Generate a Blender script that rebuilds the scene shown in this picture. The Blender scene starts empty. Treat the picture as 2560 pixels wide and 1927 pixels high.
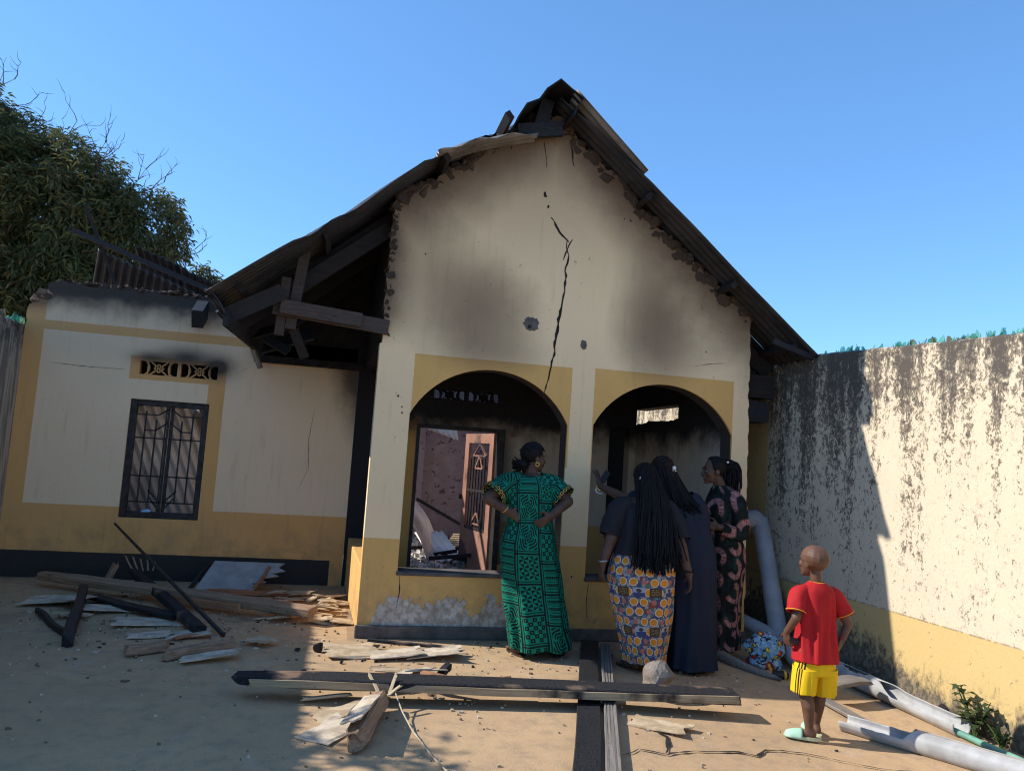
import bpy, bmesh, math, random
from mathutils import Vector, Matrix, Euler, noise as mnoise
from mathutils.geometry import tessellate_polygon
R = math.radians
random.seed(7)
scene = bpy.context.scene
COL = scene.collection

# ------------------------------------------------------------------ camera
pit, rol, yaw = R(5.444), R(3.764), R(12.394)
fw = Vector((math.sin(yaw)*math.cos(pit), math.cos(yaw)*math.cos(pit), math.sin(pit)))
rt = Vector((math.cos(yaw), -math.sin(yaw), 0)); up = rt.cross(fw)
r2 = math.cos(rol)*rt + math.sin(rol)*up
u2 = -math.sin(rol)*rt + math.cos(rol)*up
cd = bpy.data.cameras.new('camera'); cam = bpy.data.objects.new('camera', cd); COL.objects.link(cam)
M3 = Matrix((r2, u2, -fw)).transposed()
cam.matrix_world = Matrix.Translation((0, 0, 1.55)) @ M3.to_4x4()
cd.sensor_width = 36; cd.lens = 36*1914.9/2560; cd.clip_start = 0.05; cd.clip_end = 4000
scene.camera = cam

# ------------------------------------------------------------------ sky, sun, exposure
SUN = Vector((-1.0, 0.24, 0.80)).normalized()        # towards the sun
elev = math.asin(SUN.z); azim = math.atan2(SUN.x, SUN.y)
world = bpy.data.worlds.new('World'); scene.world = world; world.use_nodes = True
wn = world.node_tree; bg = wn.nodes['Background']
sky = wn.nodes.new('ShaderNodeTexSky'); sky.sky_type = 'NISHITA'; sky.sun_disc = False
sky.sun_elevation = elev; sky.sun_rotation = azim
sky.air_density = 1.0; sky.dust_density = 0.0; sky.ozone_density = 10.0; sky.altitude = 1500
hs_ = wn.nodes.new('ShaderNodeHueSaturation'); hs_.inputs['Saturation'].default_value = 1.13
gm_ = wn.nodes.new('ShaderNodeGamma'); gm_.inputs[1].default_value = 0.70      # camera-like compression of the sky's range, the same all round
wn.links.new(sky.outputs[0], gm_.inputs[0]); wn.links.new(gm_.outputs[0], hs_.inputs['Color']); wn.links.new(hs_.outputs[0], bg.inputs[0]); bg.inputs[1].default_value = 0.14
sd = bpy.data.lights.new('sun', 'SUN'); sd.energy = 2.15; sd.angle = R(0.55); sd.color = (1.0, 0.955, 0.88)
sun = bpy.data.objects.new('sun', sd); COL.objects.link(sun)
sun.rotation_euler = (-SUN).to_track_quat('-Z', 'Y').to_euler(); sun.location = (-20, 4, 18)
vs = scene.view_settings
vs.view_transform = 'Standard'; vs.look = 'None'; vs.gamma = 1; vs.exposure = 1.56; vs.use_curve_mapping = False
scene.cycles.max_bounces = 7; scene.cycles.diffuse_bounces = 5; scene.cycles.transmission_bounces = 5; scene.cycles.use_denoising = True; scene.cycles.filter_width = 1.15

# ------------------------------------------------------------------ node helpers
class X:
    def __init__(s, m, sock): s.m, s.s = m, sock
    def op(s, o, b=None, c=None, rev=False):
        n = s.m.nt.nodes.new('ShaderNodeMath'); n.operation = o
        ins = [s, b, c]
        if rev: ins = [b, s, c]
        for i, v in enumerate(ins):
            if v is None: continue
            if isinstance(v, X): s.m.nt.links.new(v.s, n.inputs[i])
            else: n.inputs[i].default_value = v
        return X(s.m, n.outputs[0])
    def __add__(s, b): return s.op('ADD', b)
    __radd__ = __add__
    def __sub__(s, b): return s.op('SUBTRACT', b)
    def __rsub__(s, b): return s.op('SUBTRACT', b, rev=True)
    def __mul__(s, b): return s.op('MULTIPLY', b)
    __rmul__ = __mul__
    def __truediv__(s, b): return s.op('DIVIDE', b)
    def __rtruediv__(s, b): return s.op('DIVIDE', b, rev=True)
    def abs(s): return s.op('ABSOLUTE')
    def sin(s): return s.op('SINE')
    def floor(s): return s.op('FLOOR')
    def frac(s): return s.op('FRACT')
    def mod(s, b): return s.op('FLOORED_MODULO', b)
    def lt(s, b): return s.op('LESS_THAN', b)
    def gt(s, b): return s.op('GREATER_THAN', b)
    def min(s, b): return s.op('MINIMUM', b)
    def max(s, b): return s.op('MAXIMUM', b)
    def pow(s, b): return s.op('POWER', b)
    def sqrt(s): return s.op('SQRT')
    def clamp(s): return s.op('MINIMUM', 1.0).op('MAXIMUM', 0.0)
    def eq(s, b): return (s - b).abs().lt(0.5)
    def atan2(s, b): return s.op('ARCTAN2', b)
    def ss(s, a, b):
        n = s.m.nt.nodes.new('ShaderNodeMapRange'); n.interpolation_type = 'SMOOTHSTEP'
        s.m.nt.links.new(s.s, n.inputs[0])
        for i, v in ((1, a), (2, b)):
            if isinstance(v, X): s.m.nt.links.new(v.s, n.inputs[i])
            else: n.inputs[i].default_value = v
        if not isinstance(a, X) and not isinstance(b, X) and a > b:
            n.inputs[1].default_value = b; n.inputs[2].default_value = a
            n.inputs[3].default_value = 1; n.inputs[4].default_value = 0
        return X(s.m, n.outputs[0])

class Mat:
    def __init__(s, name):
        s.mat = bpy.data.materials.new(name); s.mat.use_nodes = True; s.nt = s.mat.node_tree
        s.b = s.nt.nodes['Principled BSDF']; s._g = None; s._t = None
    def put(s, sock, v):
        if isinstance(v, X): s.nt.links.new(v.s, sock)
        elif isinstance(v, (tuple, list)) and len(v) == 3 and sock.type == 'RGBA': sock.default_value = (*v, 1)
        else: sock.default_value = v
    def geo(s, k='Position'):
        if s._g is None: s._g = s.nt.nodes.new('ShaderNodeNewGeometry')
        return X(s, s._g.outputs[k])
    def tc(s, k='Object'):
        if s._t is None: s._t = s.nt.nodes.new('ShaderNodeTexCoord')
        return X(s, s._t.outputs[k])
    def rnd(s):
        n = s.nt.nodes.new('ShaderNodeObjectInfo'); return X(s, n.outputs['Random'])
    def sep(s, v):
        n = s.nt.nodes.new('ShaderNodeSeparateXYZ'); s.nt.links.new(v.s, n.inputs[0])
        return [X(s, o) for o in n.outputs]
    def comb(s, x=0, y=0, z=0):
        n = s.nt.nodes.new('ShaderNodeCombineXYZ')
        for i, v in enumerate((x, y, z)): s.put(n.inputs[i], v)
        return X(s, n.outputs[0])
    def scale(s, v, sc):
        n = s.nt.nodes.new('ShaderNodeMapping'); s.nt.links.new(v.s, n.inputs[0]); n.inputs[3].default_value = sc
        return X(s, n.outputs[0])
    def noise(s, v, sc, det=4, rough=.55, dist=0, col=False):
        n = s.nt.nodes.new('ShaderNodeTexNoise'); s.nt.links.new(v.s, n.inputs['Vector'])
        n.inputs['Scale'].default_value = sc; n.inputs['Detail'].default_value = det
        n.inputs['Roughness'].default_value = rough; n.inputs['Distortion'].default_value = dist
        return X(s, n.outputs['Color' if col else 'Fac'])
    def voro(s, v, sc, feat='F1', out='Distance', rand=1):
        n = s.nt.nodes.new('ShaderNodeTexVoronoi'); s.nt.links.new(v.s, n.inputs['Vector']); n.feature = feat
        n.inputs['Scale'].default_value = sc; n.inputs['Randomness'].default_value = rand
        return X(s, n.outputs[out])
    def mix(s, f, a, b, mode='MIX'):
        n = s.nt.nodes.new('ShaderNodeMix'); n.data_type = 'RGBA'; n.blend_type = mode
        s.put(n.inputs[0], f); s.put(n.inputs[6], a); s.put(n.inputs[7], b)
        return X(s, n.outputs[2])
    def out(s, col, rough=.85, bump=None, bs=.3, bd=.01, metal=0, spec=.3, **kw):
        s.put(s.b.inputs['Base Color'], col); s.put(s.b.inputs['Roughness'], rough)
        s.put(s.b.inputs['Metallic'], metal); s.put(s.b.inputs['Specular IOR Level'], spec)
        for k, v in kw.items(): s.put(s.b.inputs[k.replace('_', ' ')], v)
        if bump is not None:
            n = s.nt.nodes.new('ShaderNodeBump'); n.inputs['Strength'].default_value = bs; n.inputs['Distance'].default_value = bd
            s.put(n.inputs['Height'], bump); s.nt.links.new(n.outputs[0], s.b.inputs['Normal'])
        return s.mat

# ------------------------------------------------------------------ object helpers
def tag(o, label=None, cat=None, group=None, kind=None):
    if label: o['label'] = label
    if cat: o['category'] = cat
    if group: o['group'] = group
    if kind: o['kind'] = kind
    return o
def empty(name, loc=(0, 0, 0), parent=None):
    o = bpy.data.objects.new(name, None); COL.objects.link(o); o.location = loc; o.empty_display_size = .2
    if parent: o.parent = parent
    return o
def link(name, me, mat=None, parent=None, loc=None, rot=None, scale=None):
    o = bpy.data.objects.new(name, me); COL.objects.link(o)
    if mat is not None and len(me.materials) == 0: me.materials.append(mat)
    if parent: o.parent = parent
    if loc is not None: o.location = loc
    if rot is not None: o.rotation_euler = rot
    if scale is not None: o.scale = scale
    return o
def mesh(vs_, fs, smooth=False, name='m'):
    me = bpy.data.meshes.new(name); me.from_pydata([tuple(v) for v in vs_], [], fs); me.update()
    if smooth: me.polygons.foreach_set('use_smooth', [True]*len(me.polygons))
    return me
def fixn(me):
    bm = bmesh.new(); bm.from_mesh(me); bmesh.ops.recalc_face_normals(bm, faces=bm.faces); bm.to_mesh(me); bm.free(); return me
class MB:
    """collects shapes for one mesh"""
    def __init__(s): s.v, s.f = [], []
    def add(s, vs_, fs):
        o = len(s.v); s.v += [Vector(v) for v in vs_]; s.f += [[i+o for i in f] for f in fs]; return s
    def box(s, a, b):
        x0, y0, z0 = a; x1, y1, z1 = b
        return s.add([(x0,y0,z0),(x1,y0,z0),(x1,y1,z0),(x0,y1,z0),(x0,y0,z1),(x1,y0,z1),(x1,y1,z1),(x0,y1,z1)],
                     [(0,3,2,1),(4,5,6,7),(0,1,5,4),(1,2,6,5),(2,3,7,6),(3,0,4,7)])
    def bar(s, p, q, w, h, up=(0, 0, 1)):
        p, q = Vector(p), Vector(q); d = (q-p).normalized(); u = Vector(up)
        sd_ = d.cross(u)
        if sd_.length < 1e-4: sd_ = d.cross(Vector((0, 1, 0)))
        sd_.normalize(); u = sd_.cross(d)
        c = []
        for e in (p, q):
            for a, b in ((-1,-1),(1,-1),(1,1),(-1,1)): c.append(e + sd_*a*w/2 + u*b*h/2)
        return s.add(c, [(0,1,2,3),(7,6,5,4),(0,4,5,1),(1,5,6,2),(2,6,7,3),(3,7,4,0)])
    def tube(s, pts, rad, n=8, cap=True):
        pts = [Vector(p) for p in pts]; rings = []
        ref = Vector((0, 0, 1))
        for i, p in enumerate(pts):
            d = (pts[min(i+1, len(pts)-1)] - pts[max(i-1, 0)]).normalized()
            a = d.cross(ref)
            if a.length < .15: a = d.cross(Vector((1, 0, 0)))
            a.normalize(); b = d.cross(a); r = rad[i] if isinstance(rad, (list, tuple)) else rad
            rings.append([p + (a*math.cos(2*math.pi*k/n) + b*math.sin(2*math.pi*k/n))*r for k in range(n)])
        vs_ = [v for r in rings for v in r]; fs = []
        for i in range(len(rings)-1):
            for k in range(n):
                fs.append((i*n+k, i*n+(k+1) % n, (i+1)*n+(k+1) % n, (i+1)*n+k))
        if cap: fs += [tuple(range(n)), tuple(reversed([(len(rings)-1)*n+k for k in range(n)]))]
        return s.add(vs_, fs)
    def ell(s, c, r, rot=None, n=14, m=9):
        c = Vector(c); rm = rot if rot is not None else Matrix.Identity(3); vs_ = []; fs = []
        for i in range(m+1):
            t = math.pi*i/m
            for k in range(n):
                a = 2*math.pi*k/n
                vs_.append(c + rm @ Vector((r[0]*math.sin(t)*math.cos(a), r[1]*math.sin(t)*math.sin(a), r[2]*math.cos(t))))
        for i in range(m):
            for k in range(n): fs.append((i*n+k, (i+1)*n+k, (i+1)*n+(k+1) % n, i*n+(k+1) % n))
        return s.add(vs_, fs)
    def cap(s, p, r1, q, r2_, n=12):
        p, q = Vector(p), Vector(q); d = q-p; L = d.length
        if L < 1e-5: return s.ell(p, (r1, r1, r1))
        d.normalize(); pts = []; rr = []
        for t in (1, .95, .8, .55, .25): pts.append(p - d*r1*t); rr.append(max(r1*math.sqrt(max(0, 1-t*t)), 1e-4))
        pts.append(p); rr.append(r1); pts.append(q); rr.append(r2_)
        for t in (.25, .55, .8, .95, 1): pts.append(q + d*r2_*t); rr.append(max(r2_*math.sqrt(max(0, 1-t*t)), 1e-4))
        return s.tube(pts, rr, n)
    def me(s, smooth=False, fix=False):
        m = mesh(s.v, s.f, smooth); return fixn(m) if fix else m
    def obj(s, name, mat, parent=None, smooth=False, loc=None, fix=False):
        if loc is not None:
            l = Vector(loc); s.v = [v-l for v in s.v]
        return link(name, s.me(smooth, fix), mat, parent, loc)
def bevel(o, w=.006, seg=2):
    m = o.modifiers.new('bevel', 'BEVEL'); m.width = w; m.segments = seg; m.limit_method = 'ANGLE'; return o
def solid(o, t):
    m = o.modifiers.new('solid', 'SOLIDIFY'); m.thickness = t; m.offset = 0; return o
def bake(o):
    dg = bpy.context.evaluated_depsgraph_get(); e = o.evaluated_get(dg)
    me = bpy.data.meshes.new_from_object(e); old = o.data; o.modifiers.clear(); o.data = me; return o
def blob(mb, voxel=.006, smooth=4):
    """one continuous skin over a set of overlapping shapes"""
    o = link('tmp', mb.me(fix=True)); m = o.modifiers.new('r', 'REMESH'); m.mode = 'VOXEL'; m.voxel_size = voxel
    s_ = o.modifiers.new('s', 'SMOOTH'); s_.iterations = smooth; s_.factor = .5
    bake(o); me = o.data; bpy.data.objects.remove(o)
    me.polygons.foreach_set('use_smooth', [True]*len(me.polygons)); return me
def poly_wall(outer, holes, y0, y1, plane='xz'):
    """a wall slab: outline and holes in (a, z), extruded from depth y0 (front) to y1"""
    loops = [outer]+holes
    P3 = (lambda a, z, d: (a, d, z)) if plane == 'xz' else (lambda a, z, d: (d, a, z))
    tri = tessellate_polygon([[Vector((a, z, 0)) for a, z in l] for l in loops])
    flat = [p for l in loops for p in l]; n = len(flat)
    vs_ = [P3(a, z, y0) for a, z in flat] + [P3(a, z, y1) for a, z in flat]
    fs = [tuple(t) for t in tri] + [tuple(i+n for i in reversed(t)) for t in tri]; o = 0
    for l in loops:
        k = len(l)
        for i in range(k):
            j = (i+1) % k; fs.append((o+i, o+j, n+o+j, n+o+i))
        o += k
    return fixn(mesh(vs_, fs))
def lerp(a, b, t): return a+(b-a)*t
def interp(pts, x):
    if x <= pts[0][0]: return pts[0][1]
    for (a, b), (c, d) in zip(pts, pts[1:]):
        if x <= c: return b+(d-b)*(x-a)/(c-a)
    return pts[-1][1]
def sst(a, b, x):
    t = min(1, max(0, (x-a)/(b-a))); return t*t*(3-2*t)
def gz(x, y):
    """height of the yard: nearly level, dips a little towards the right wall"""
    return -.05*sst(1.6, 3.4, x)*(1-sst(5.2, 6.6, y))
def cover(o):  # smooth shading on an existing mesh
    o.data.polygons.foreach_set('use_smooth', [True]*len(o.data.polygons)); return o
# ------------------------------------------------------------------ materials
CREAM = (.88, .645, .375); OCHRE = (.74, .425, .135); SOOT = (.028, .024, .022); BROWNSOOT = (.10, .072, .052)
def rect(x, z, a, b, c, d): return x.gt(a)*x.lt(b)*z.gt(c)*z.lt(d)
def gauss(m, x, z, cx, cz, rx, rz):
    a = (x-cx)/rx; b = (z-cz)/rz
    return (0-(a*a+b*b)).op('EXPONENT')
def plaster_base(m):
    p = m.geo(); x, y, z = m.sep(p)
    n1 = m.noise(p, 2.3, 6, .6); n2 = m.noise(p, 45, 4, .6); st = m.noise(m.scale(p, (9, 9, .9)), 1.6, 6, .62)
    grain = m.noise(m.scale(p, (60, 60, 26)), 1, 5, .7)
    return p, x, y, z, n1, n2, st, grain
def facade_mat():
    m = Mat('facade_plaster'); p, x, y, z, n1, n2, st, gr = plaster_base(m)
    wob = (n1-.5)*.012
    c = m.mix(n1, CREAM, (.82, .595, .345)); o = m.mix(n1, OCHRE, (.65, .37, .12))
    zz = z+wob
    msk = zz.lt(.815).max(rect(x+wob, zz, .578, 2.0, 1.5, 2.40)).max(rect(x+wob, zz, 2.215, 3.60, 1.5, 2.415))
    c = m.mix(msk, c, o)
    # flaked patch near the ground, scraped back to white undercoat
    pn = m.noise(m.scale(p, (3.2, 3, 2.0)), 2.2, 7, .62)
    top = .29 - (x-.5).abs()*.02 + (pn-.5)*.75
    flake = (z-top).ss(.006, -.006)*z.gt(.085)*x.lt(1.95)*(x+(pn-.5)*.3).gt(.40)
    c = m.mix(flake*.92, c, m.mix(m.noise(p, 18, 6, .7).ss(.42, .6), (.60, .55, .48), (.34, .29, .24)))
    # grime: streaks, damp foot, scuffs
    c = m.mix(st.ss(.52, .78)*.22, c, (.22, .17, .12))
    c = m.mix(z.ss(.75, .05)*m.noise(p, 5, 6, .7).ss(.35, .7)*.55, c, (.17, .13, .095))
    c = m.mix(m.noise(p, 14, 5, .65).ss(.66, .72)*.5, c, (.17, .14, .11))
    # soot
    w = m.noise(p, 3.2, 6, .6)-.5
    d1 = (3.80+.723*(x-.33))-z; d2 = (4.72-.863*(x-1.83))-z
    d = d1.min(d2)+w*.34
    edge = d.ss(.85, .04)
    lft = ((x-.28)+w*.18).ss(.34, .0)*z.ss(2.4, 2.75)
    fall = (.95+st*.10)
    pl = gauss(m, x+w*.28, z+w*.2, 1.12, 2.84, .46, .44)*1.05 + gauss(m, x+w*.2, z, .62, 3.25, .34, .60)*.42
    pr_ = gauss(m, x+w*.2, z+w*.2, 2.82, 2.80, .38, .46)*1.15 + gauss(m, x+w*.2, z, 2.74, 3.30, .28, .45)*.45
    pc = gauss(m, x+w*.2, z, 1.3, 2.45, .5, .18)*.35 + gauss(m, x, z, 3.45, 2.95, .3, .45)*.40 + gauss(m, x, z, 2.45, 3.75, .55, .35)*.22
    plume = 1-(((pl+pr_+pc)*fall-.16).max(0)*-1.45).op('EXPONENT')
    gen = z.ss(2.9, 4.6)*.66
    c = m.mix((plume*1.02).clamp(), c, (.120, .074, .044))
    c = m.mix(gen, c, (.21, .135, .085))
    c = m.mix((edge.max(lft)*.93), c, m.mix(m.noise(p, 20, 5, .6), (.060, .040, .028), (.16, .10, .065)))
    # fire-blackened reveals and rear faces
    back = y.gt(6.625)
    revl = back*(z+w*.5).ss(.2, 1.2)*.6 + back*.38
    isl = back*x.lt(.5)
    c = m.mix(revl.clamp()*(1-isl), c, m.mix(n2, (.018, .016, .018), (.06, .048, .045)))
    h = n2*.25+gr*.55+flake*-.8+n1*.5
    return m.out(c, .9, h, .75, .009)
def wing_mat():
    m = Mat('wing_plaster'); p, x, y, z, n1, n2, st, gr = plaster_base(m)
    wob = (n1-.5)*.012; xx = x+wob; zz = z+wob
    c = m.mix(n1, (.90, .65, .41), (.83, .60, .375)); o = m.mix(n1, (.78, .41, .14), (.68, .35, .12))
    msk = zz.lt(.765).max(rect(xx, zz, -4, 1, 2.60, 2.70)).max(xx.lt(-3.165)*z.lt(3.0)).max(rect(xx, zz, -1.46, -1.285, .7, 2.20)).max(rect(xx, zz, -2.28, -1.285, 2.145, 2.40))
    c = m.mix(msk, c, o)
    c = m.mix(st.ss(.52, .8)*.3, c, (.24, .18, .13))
    c = m.mix(m.noise(p, 11, 6, .7).ss(.63, .7)*.35, c, (.25, .2, .16))
    c = m.mix(z.ss(.85, .25)*m.noise(p, 5, 6, .7).ss(.38, .7)*.45, c, (.20, .15, .10))
    black = (z+wob).lt(.277)*xx.lt(.01)
    c = m.mix(black, c, m.mix(n2, (.02, .018, .018), (.055, .048, .042)))
    w = m.noise(p, 3.0, 6, .62)-.5
    top = (z+w*.35).ss(2.70, 3.02)
    v = gauss(m, x+w*.15, z, -1.72, 2.42, .26, .12)+gauss(m, x+w*.15, z, -1.36, 2.34, .16, .13)*1.1+gauss(m, x, z, -2.1, 2.39, .18, .07)*.8
    rgt = (x+w*.3+(z-2.0)*.35).ss(-.15, .22)*z.ss(1.2, 2.2)
    und = (x+w*.2).ss(-1.1, -.6)*(z+w*.12).ss(2.44, 2.56)
    jamb = (xx).gt(.165)*z.gt(.37)
    gen = z.ss(1.8, 3.0)*.35
    c = m.mix(gen, c, (.2, .15, .11))
    c = m.mix((top.max(v.clamp()*.95).max(rgt*.9).max(und*.92)).clamp(), c, m.mix(n2, (.02, .018, .018), (.075, .058, .047)))
    c = m.mix(jamb, c, m.mix(n2, (.014, .013, .015), (.04, .034, .034)))
    return m.out(c, .9, n2*.25+gr*.5+n1*.5, .7, .009)
def porch_mat():
    m = Mat('porch_plaster'); p, x, y, z, n1, n2, st, gr = plaster_base(m)
    w = m.noise(p, 3.4, 6, .62)-.5
    c = m.mix(n1, (.60, .46, .33), (.48, .365, .26))
    c = m.mix((z+w*.02).lt(.80), c, (.52, .29, .10))
    c = m.mix(rect(x, z, .5, .90, 0, 2.0), c, (.60, .32, .09))
    c = m.mix(st.ss(.5, .8)*.4, c, (.12, .09, .07))
    sootz = (z+w*.55).ss(1.62, 2.02).max((x+w*.05).ss(.74, .66)*y.gt(8.9))
    near = ((x-1.93).abs()+w*.2).ss(.22, .0)*.7*z.gt(.3)
    c = m.mix(sootz.max(near), c, m.mix(n2, (.012, .012, .014), (.035, .03, .03)))
    return m.out(c, .9, n2*.3+gr*.5+n1*.5, .4, .008)
def pink_mat():
    m = Mat('room_plaster'); p, x, y, z, n1, n2, st, gr = plaster_base(m)
    c = m.mix(n1, (.36, .275, .265), (.28, .21, .205))
    fl = m.noise(p, 5.5, 8, .68)
    c = m.mix(fl.ss(.53, .57)*z.lt(2.2)*.85, c, (.36, .30, .28))
    c = m.mix(m.noise(p, 9, 7, .7).ss(.57, .62)*.9, c, (.09, .06, .06))
    c = m.mix((z+n1*.8).ss(2.0, 3.0)*.7, c, (.06, .045, .045))
    return m.out(c, .92, fl*.6+n2*.3, .5, .015)
def boundary_mat():
    m = Mat('mouldy_boundary_plaster'); p, x, y, z, n1, n2, st, gr = plaster_base(m)
    wob = (n1-.5)*.02
    c = m.mix(n1, (.66, .555, .40), (.57, .475, .34)); o = m.mix(n1, (.60, .43, .18), (.53, .375, .16))
    msk = (z+wob).lt(.575).max((y+wob).gt(7.05)*y.lt(7.6))
    c = m.mix(msk, c, o)
    # mould: spots and curls clustered in long runs below the coping
    q = m.scale(p, (1, 1, .72)); wv = m.noise(p, 7, 3, .6, col=True)
    big = m.noise(m.scale(p, (1, 2.2, .22)), 2.1, 5, .6)
    mid = m.noise(q, 11, 5, .62, .9); fine = m.noise(q, 34, 5, .66, .5)
    cells = m.voro(q, 22, 'SMOOTH_F1')
    hz = z.ss(.65, 2.75); near = z.ss(1.9, 2.62)
    far = y.ss(5.3, 6.1)*y.ss(7.1, 6.6)*z.ss(.8, 2.2)
    curl = m.noise(q, 19, 4, .6, 2.2); spk = m.noise(p, 75, 3, .7)
    drv = (big-.5)*(z.ss(.6, 2.2)*.75+.5) + (mid-.5)*.60 + (curl-.5)*.85 + (fine-.5)*.85 + (spk-.5)*.55 + (cells-.35)*-.20 + hz*.14 + near*.20 + far*.12 - .045
    drv = drv - msk*.10
    m1 = drv.ss(.10, .17); m2 = drv.ss(-.04, .16)*.40; m3 = drv.ss(.22, .36)
    nv = m.nt.nodes.new('ShaderNodeVectorMath'); nv.operation = 'MULTIPLY_ADD'; m.put(nv.inputs[0], m.noise(p, 5, 5, .65, col=True)); nv.inputs[1].default_value = (.35, .35, .35); m.put(nv.inputs[2], p)
    vein = m.voro(X(m, nv.outputs[0]), 2.6, 'DISTANCE_TO_EDGE')
    vn = ((vein+(fine-.5)*.04).ss(.014, .0))*m.noise(p, 2.7, 3).ss(.5, .62)
    c = m.mix(m2, c, (.40, .31, .20)); c = m.mix(m1*.82, c, (.145, .115, .085)); c = m.mix(m3*.75, c, (.05, .045, .042))
    c = m.mix(vn*.6*(1-msk*.6), c, (.16, .12, .085))
    foot = (z+(mid-.5)*.62+(fine-.5)*.25 - y.ss(4.6, 6.2)*.28).ss(.24, .02)
    c = m.mix(foot*.92, c, m.mix(fine.ss(.4, .6), (.05, .046, .04), (.17, .14, .10)))
    line = (z-(.575+wob)).abs().ss(.010, .0)*fine.ss(.42, .5)
    c = m.mix(line*.6, c, (.10, .08, .06))
    return m.out(c, .92, n2*.4+gr*.6+m1*-.35+mid*.4, .55, .010)
def leftwall_mat():
    m = Mat('stained_boundary_plaster'); p, x, y, z, n1, n2, st, gr = plaster_base(m)
    c = m.mix(n1, (.50, .43, .34), (.38, .32, .25)); c = m.mix((z).lt(.55), c, OCHRE)
    sk = m.noise(m.scale(p, (1, 7, .5)), 2.4, 6, .6)
    c = m.mix((sk+z*.05).ss(.52, .66)*.7, c, (.10, .085, .065)); c = m.mix(z.ss(2.2, 2.6)*m.noise(p, 8, 6, .7).ss(.4, .6), c, (.05, .05, .035))
    return m.out(c, .93, n2*.5+gr*.5+sk, .5, .01)
def ground_mat():
    m = Mat('concrete_yard'); p, x, y, z, n1, n2, st, gr = plaster_base(m)
    n0 = m.noise(p, .55, 5, .6); n3 = m.noise(p, 8, 7, .68); fine = m.noise(p, 130, 3, .7); gl = m.voro(p, 95, 'F1')
    c = m.mix(n0.ss(.3, .7), (.505, .335, .185), (.42, .275, .15))
    c = m.mix(n3.ss(.42, .72)*.55, c, (.24, .18, .125)); c = m.mix(n1.ss(.58, .74)*.45, c, (.50, .40, .30))
    c = m.mix(fine.ss(.48, .68)*.32, c, (.19, .135, .085)); c = m.mix(m.noise(p, 52, 3, .7).ss(.56, .70)*.25, c, (.58, .43, .28)); c = m.mix(gl.ss(.16, .09)*m.noise(p, 30, 2).ss(.5, .56)*.7, c, (.60, .52, .42))
    c = m.mix(m.voro(p, 60, 'F1').ss(.12, .05)*m.noise(p, 17, 2).ss(.55, .6)*.8, c, (.08, .06, .045))
    burn = m.noise(p, 1.7, 6, .66)
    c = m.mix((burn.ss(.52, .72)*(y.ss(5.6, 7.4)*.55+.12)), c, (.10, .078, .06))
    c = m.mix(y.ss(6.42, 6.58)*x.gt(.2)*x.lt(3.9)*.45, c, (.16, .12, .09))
    return m.out(c, .93, fine*.4+n3*.8+gl*.2+n2*.4, .42, .008, spec=.2)
def wood_mat(name, a, b, char=0.0, rough=.8, spread=0):
    m = Mat(name); q = m.tc('Object'); r = m.rnd(); px = m.comb(r*37, r*11, r*5)
    n = m.nt.nodes.new('ShaderNodeVectorMath'); n.operation = 'ADD'; m.put(n.inputs[0], q); m.put(n.inputs[1], px); v = X(m, n.outputs[0])
    g = m.noise(m.scale(v, (2.2, 42, 42)), 1.6, 6, .65, .3); k = m.noise(v, 5, 5, .6)
    c = m.mix(g.ss(.3, .7), a, b); c = m.mix(k.ss(.55, .75)*.5, c, tuple(t*.35 for t in b))
    c = m.mix(m.noise(v, 16, 5, .7).ss(.6, .68)*.4, c, tuple(t*.3 for t in b))
    if char:
        cr = m.voro(m.scale(v, (16, 40, 40)), 2.2, 'DISTANCE_TO_EDGE')+(m.noise(v, 90, 3, .6)-.35)*.5
        cm = (m.noise(v, 2.1, 4, .6)+char-.5).ss(.45, .58)
        c = m.mix(cm, c, m.mix(cr.ss(.0, .4), (.008, .008, .009), (.030, .029, .031)))
    return m.out(c, rough, g*.7+k*.4, .5, .006, spec=.25)
def simple(name, a, b, sc=20, rough=.8, metal=0, bump=.3, bd=.006, obj=True, det=5, lo=.35, hi=.65, **kw):
    m = Mat(name); q = m.tc('Object') if obj else m.geo(); n = m.noise(q, sc, det, .62)
    return m.out(m.mix(n.ss(lo, hi), a, b), rough, n, bump, bd, metal, **kw)
def roof_mat():
    m = Mat('smoked_corrugated_iron'); p = m.geo(); x, y, z = m.sep(p)
    up_ = m.sep(m.geo('True Normal'))[2]
    n1 = m.noise(p, 3, 6, .65); n2 = m.noise(p, 26, 5, .7)
    c = m.mix(n1.ss(.35, .65), (.050, .047, .049), (.026, .025, .028)); c = m.mix(n2.ss(.5, .7)*.4, c, (.085, .078, .076))
    return m.out(c, .42, n2, .25, .004, metal=.35)
def zinc_mat(name='bare_corrugated_iron', a=(.62, .57, .50), b=(.40, .36, .32), s=.55):
    m = Mat(name); p = m.tc('Object'); n1 = m.noise(p, 2.2, 6, .65); n2 = m.noise(p, 24, 5, .7)
    c = m.mix(n1.ss(.3, .7), a, b); c = m.mix(n2.ss(.56, .68)*s, c, (.13, .095, .075))
    c = m.mix(m.noise(p, 1.3, 4).ss(.55, .68)*s, c, (.055, .048, .046))
    return m.out(c, .5, n2, .2, .004, metal=.35)
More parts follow.
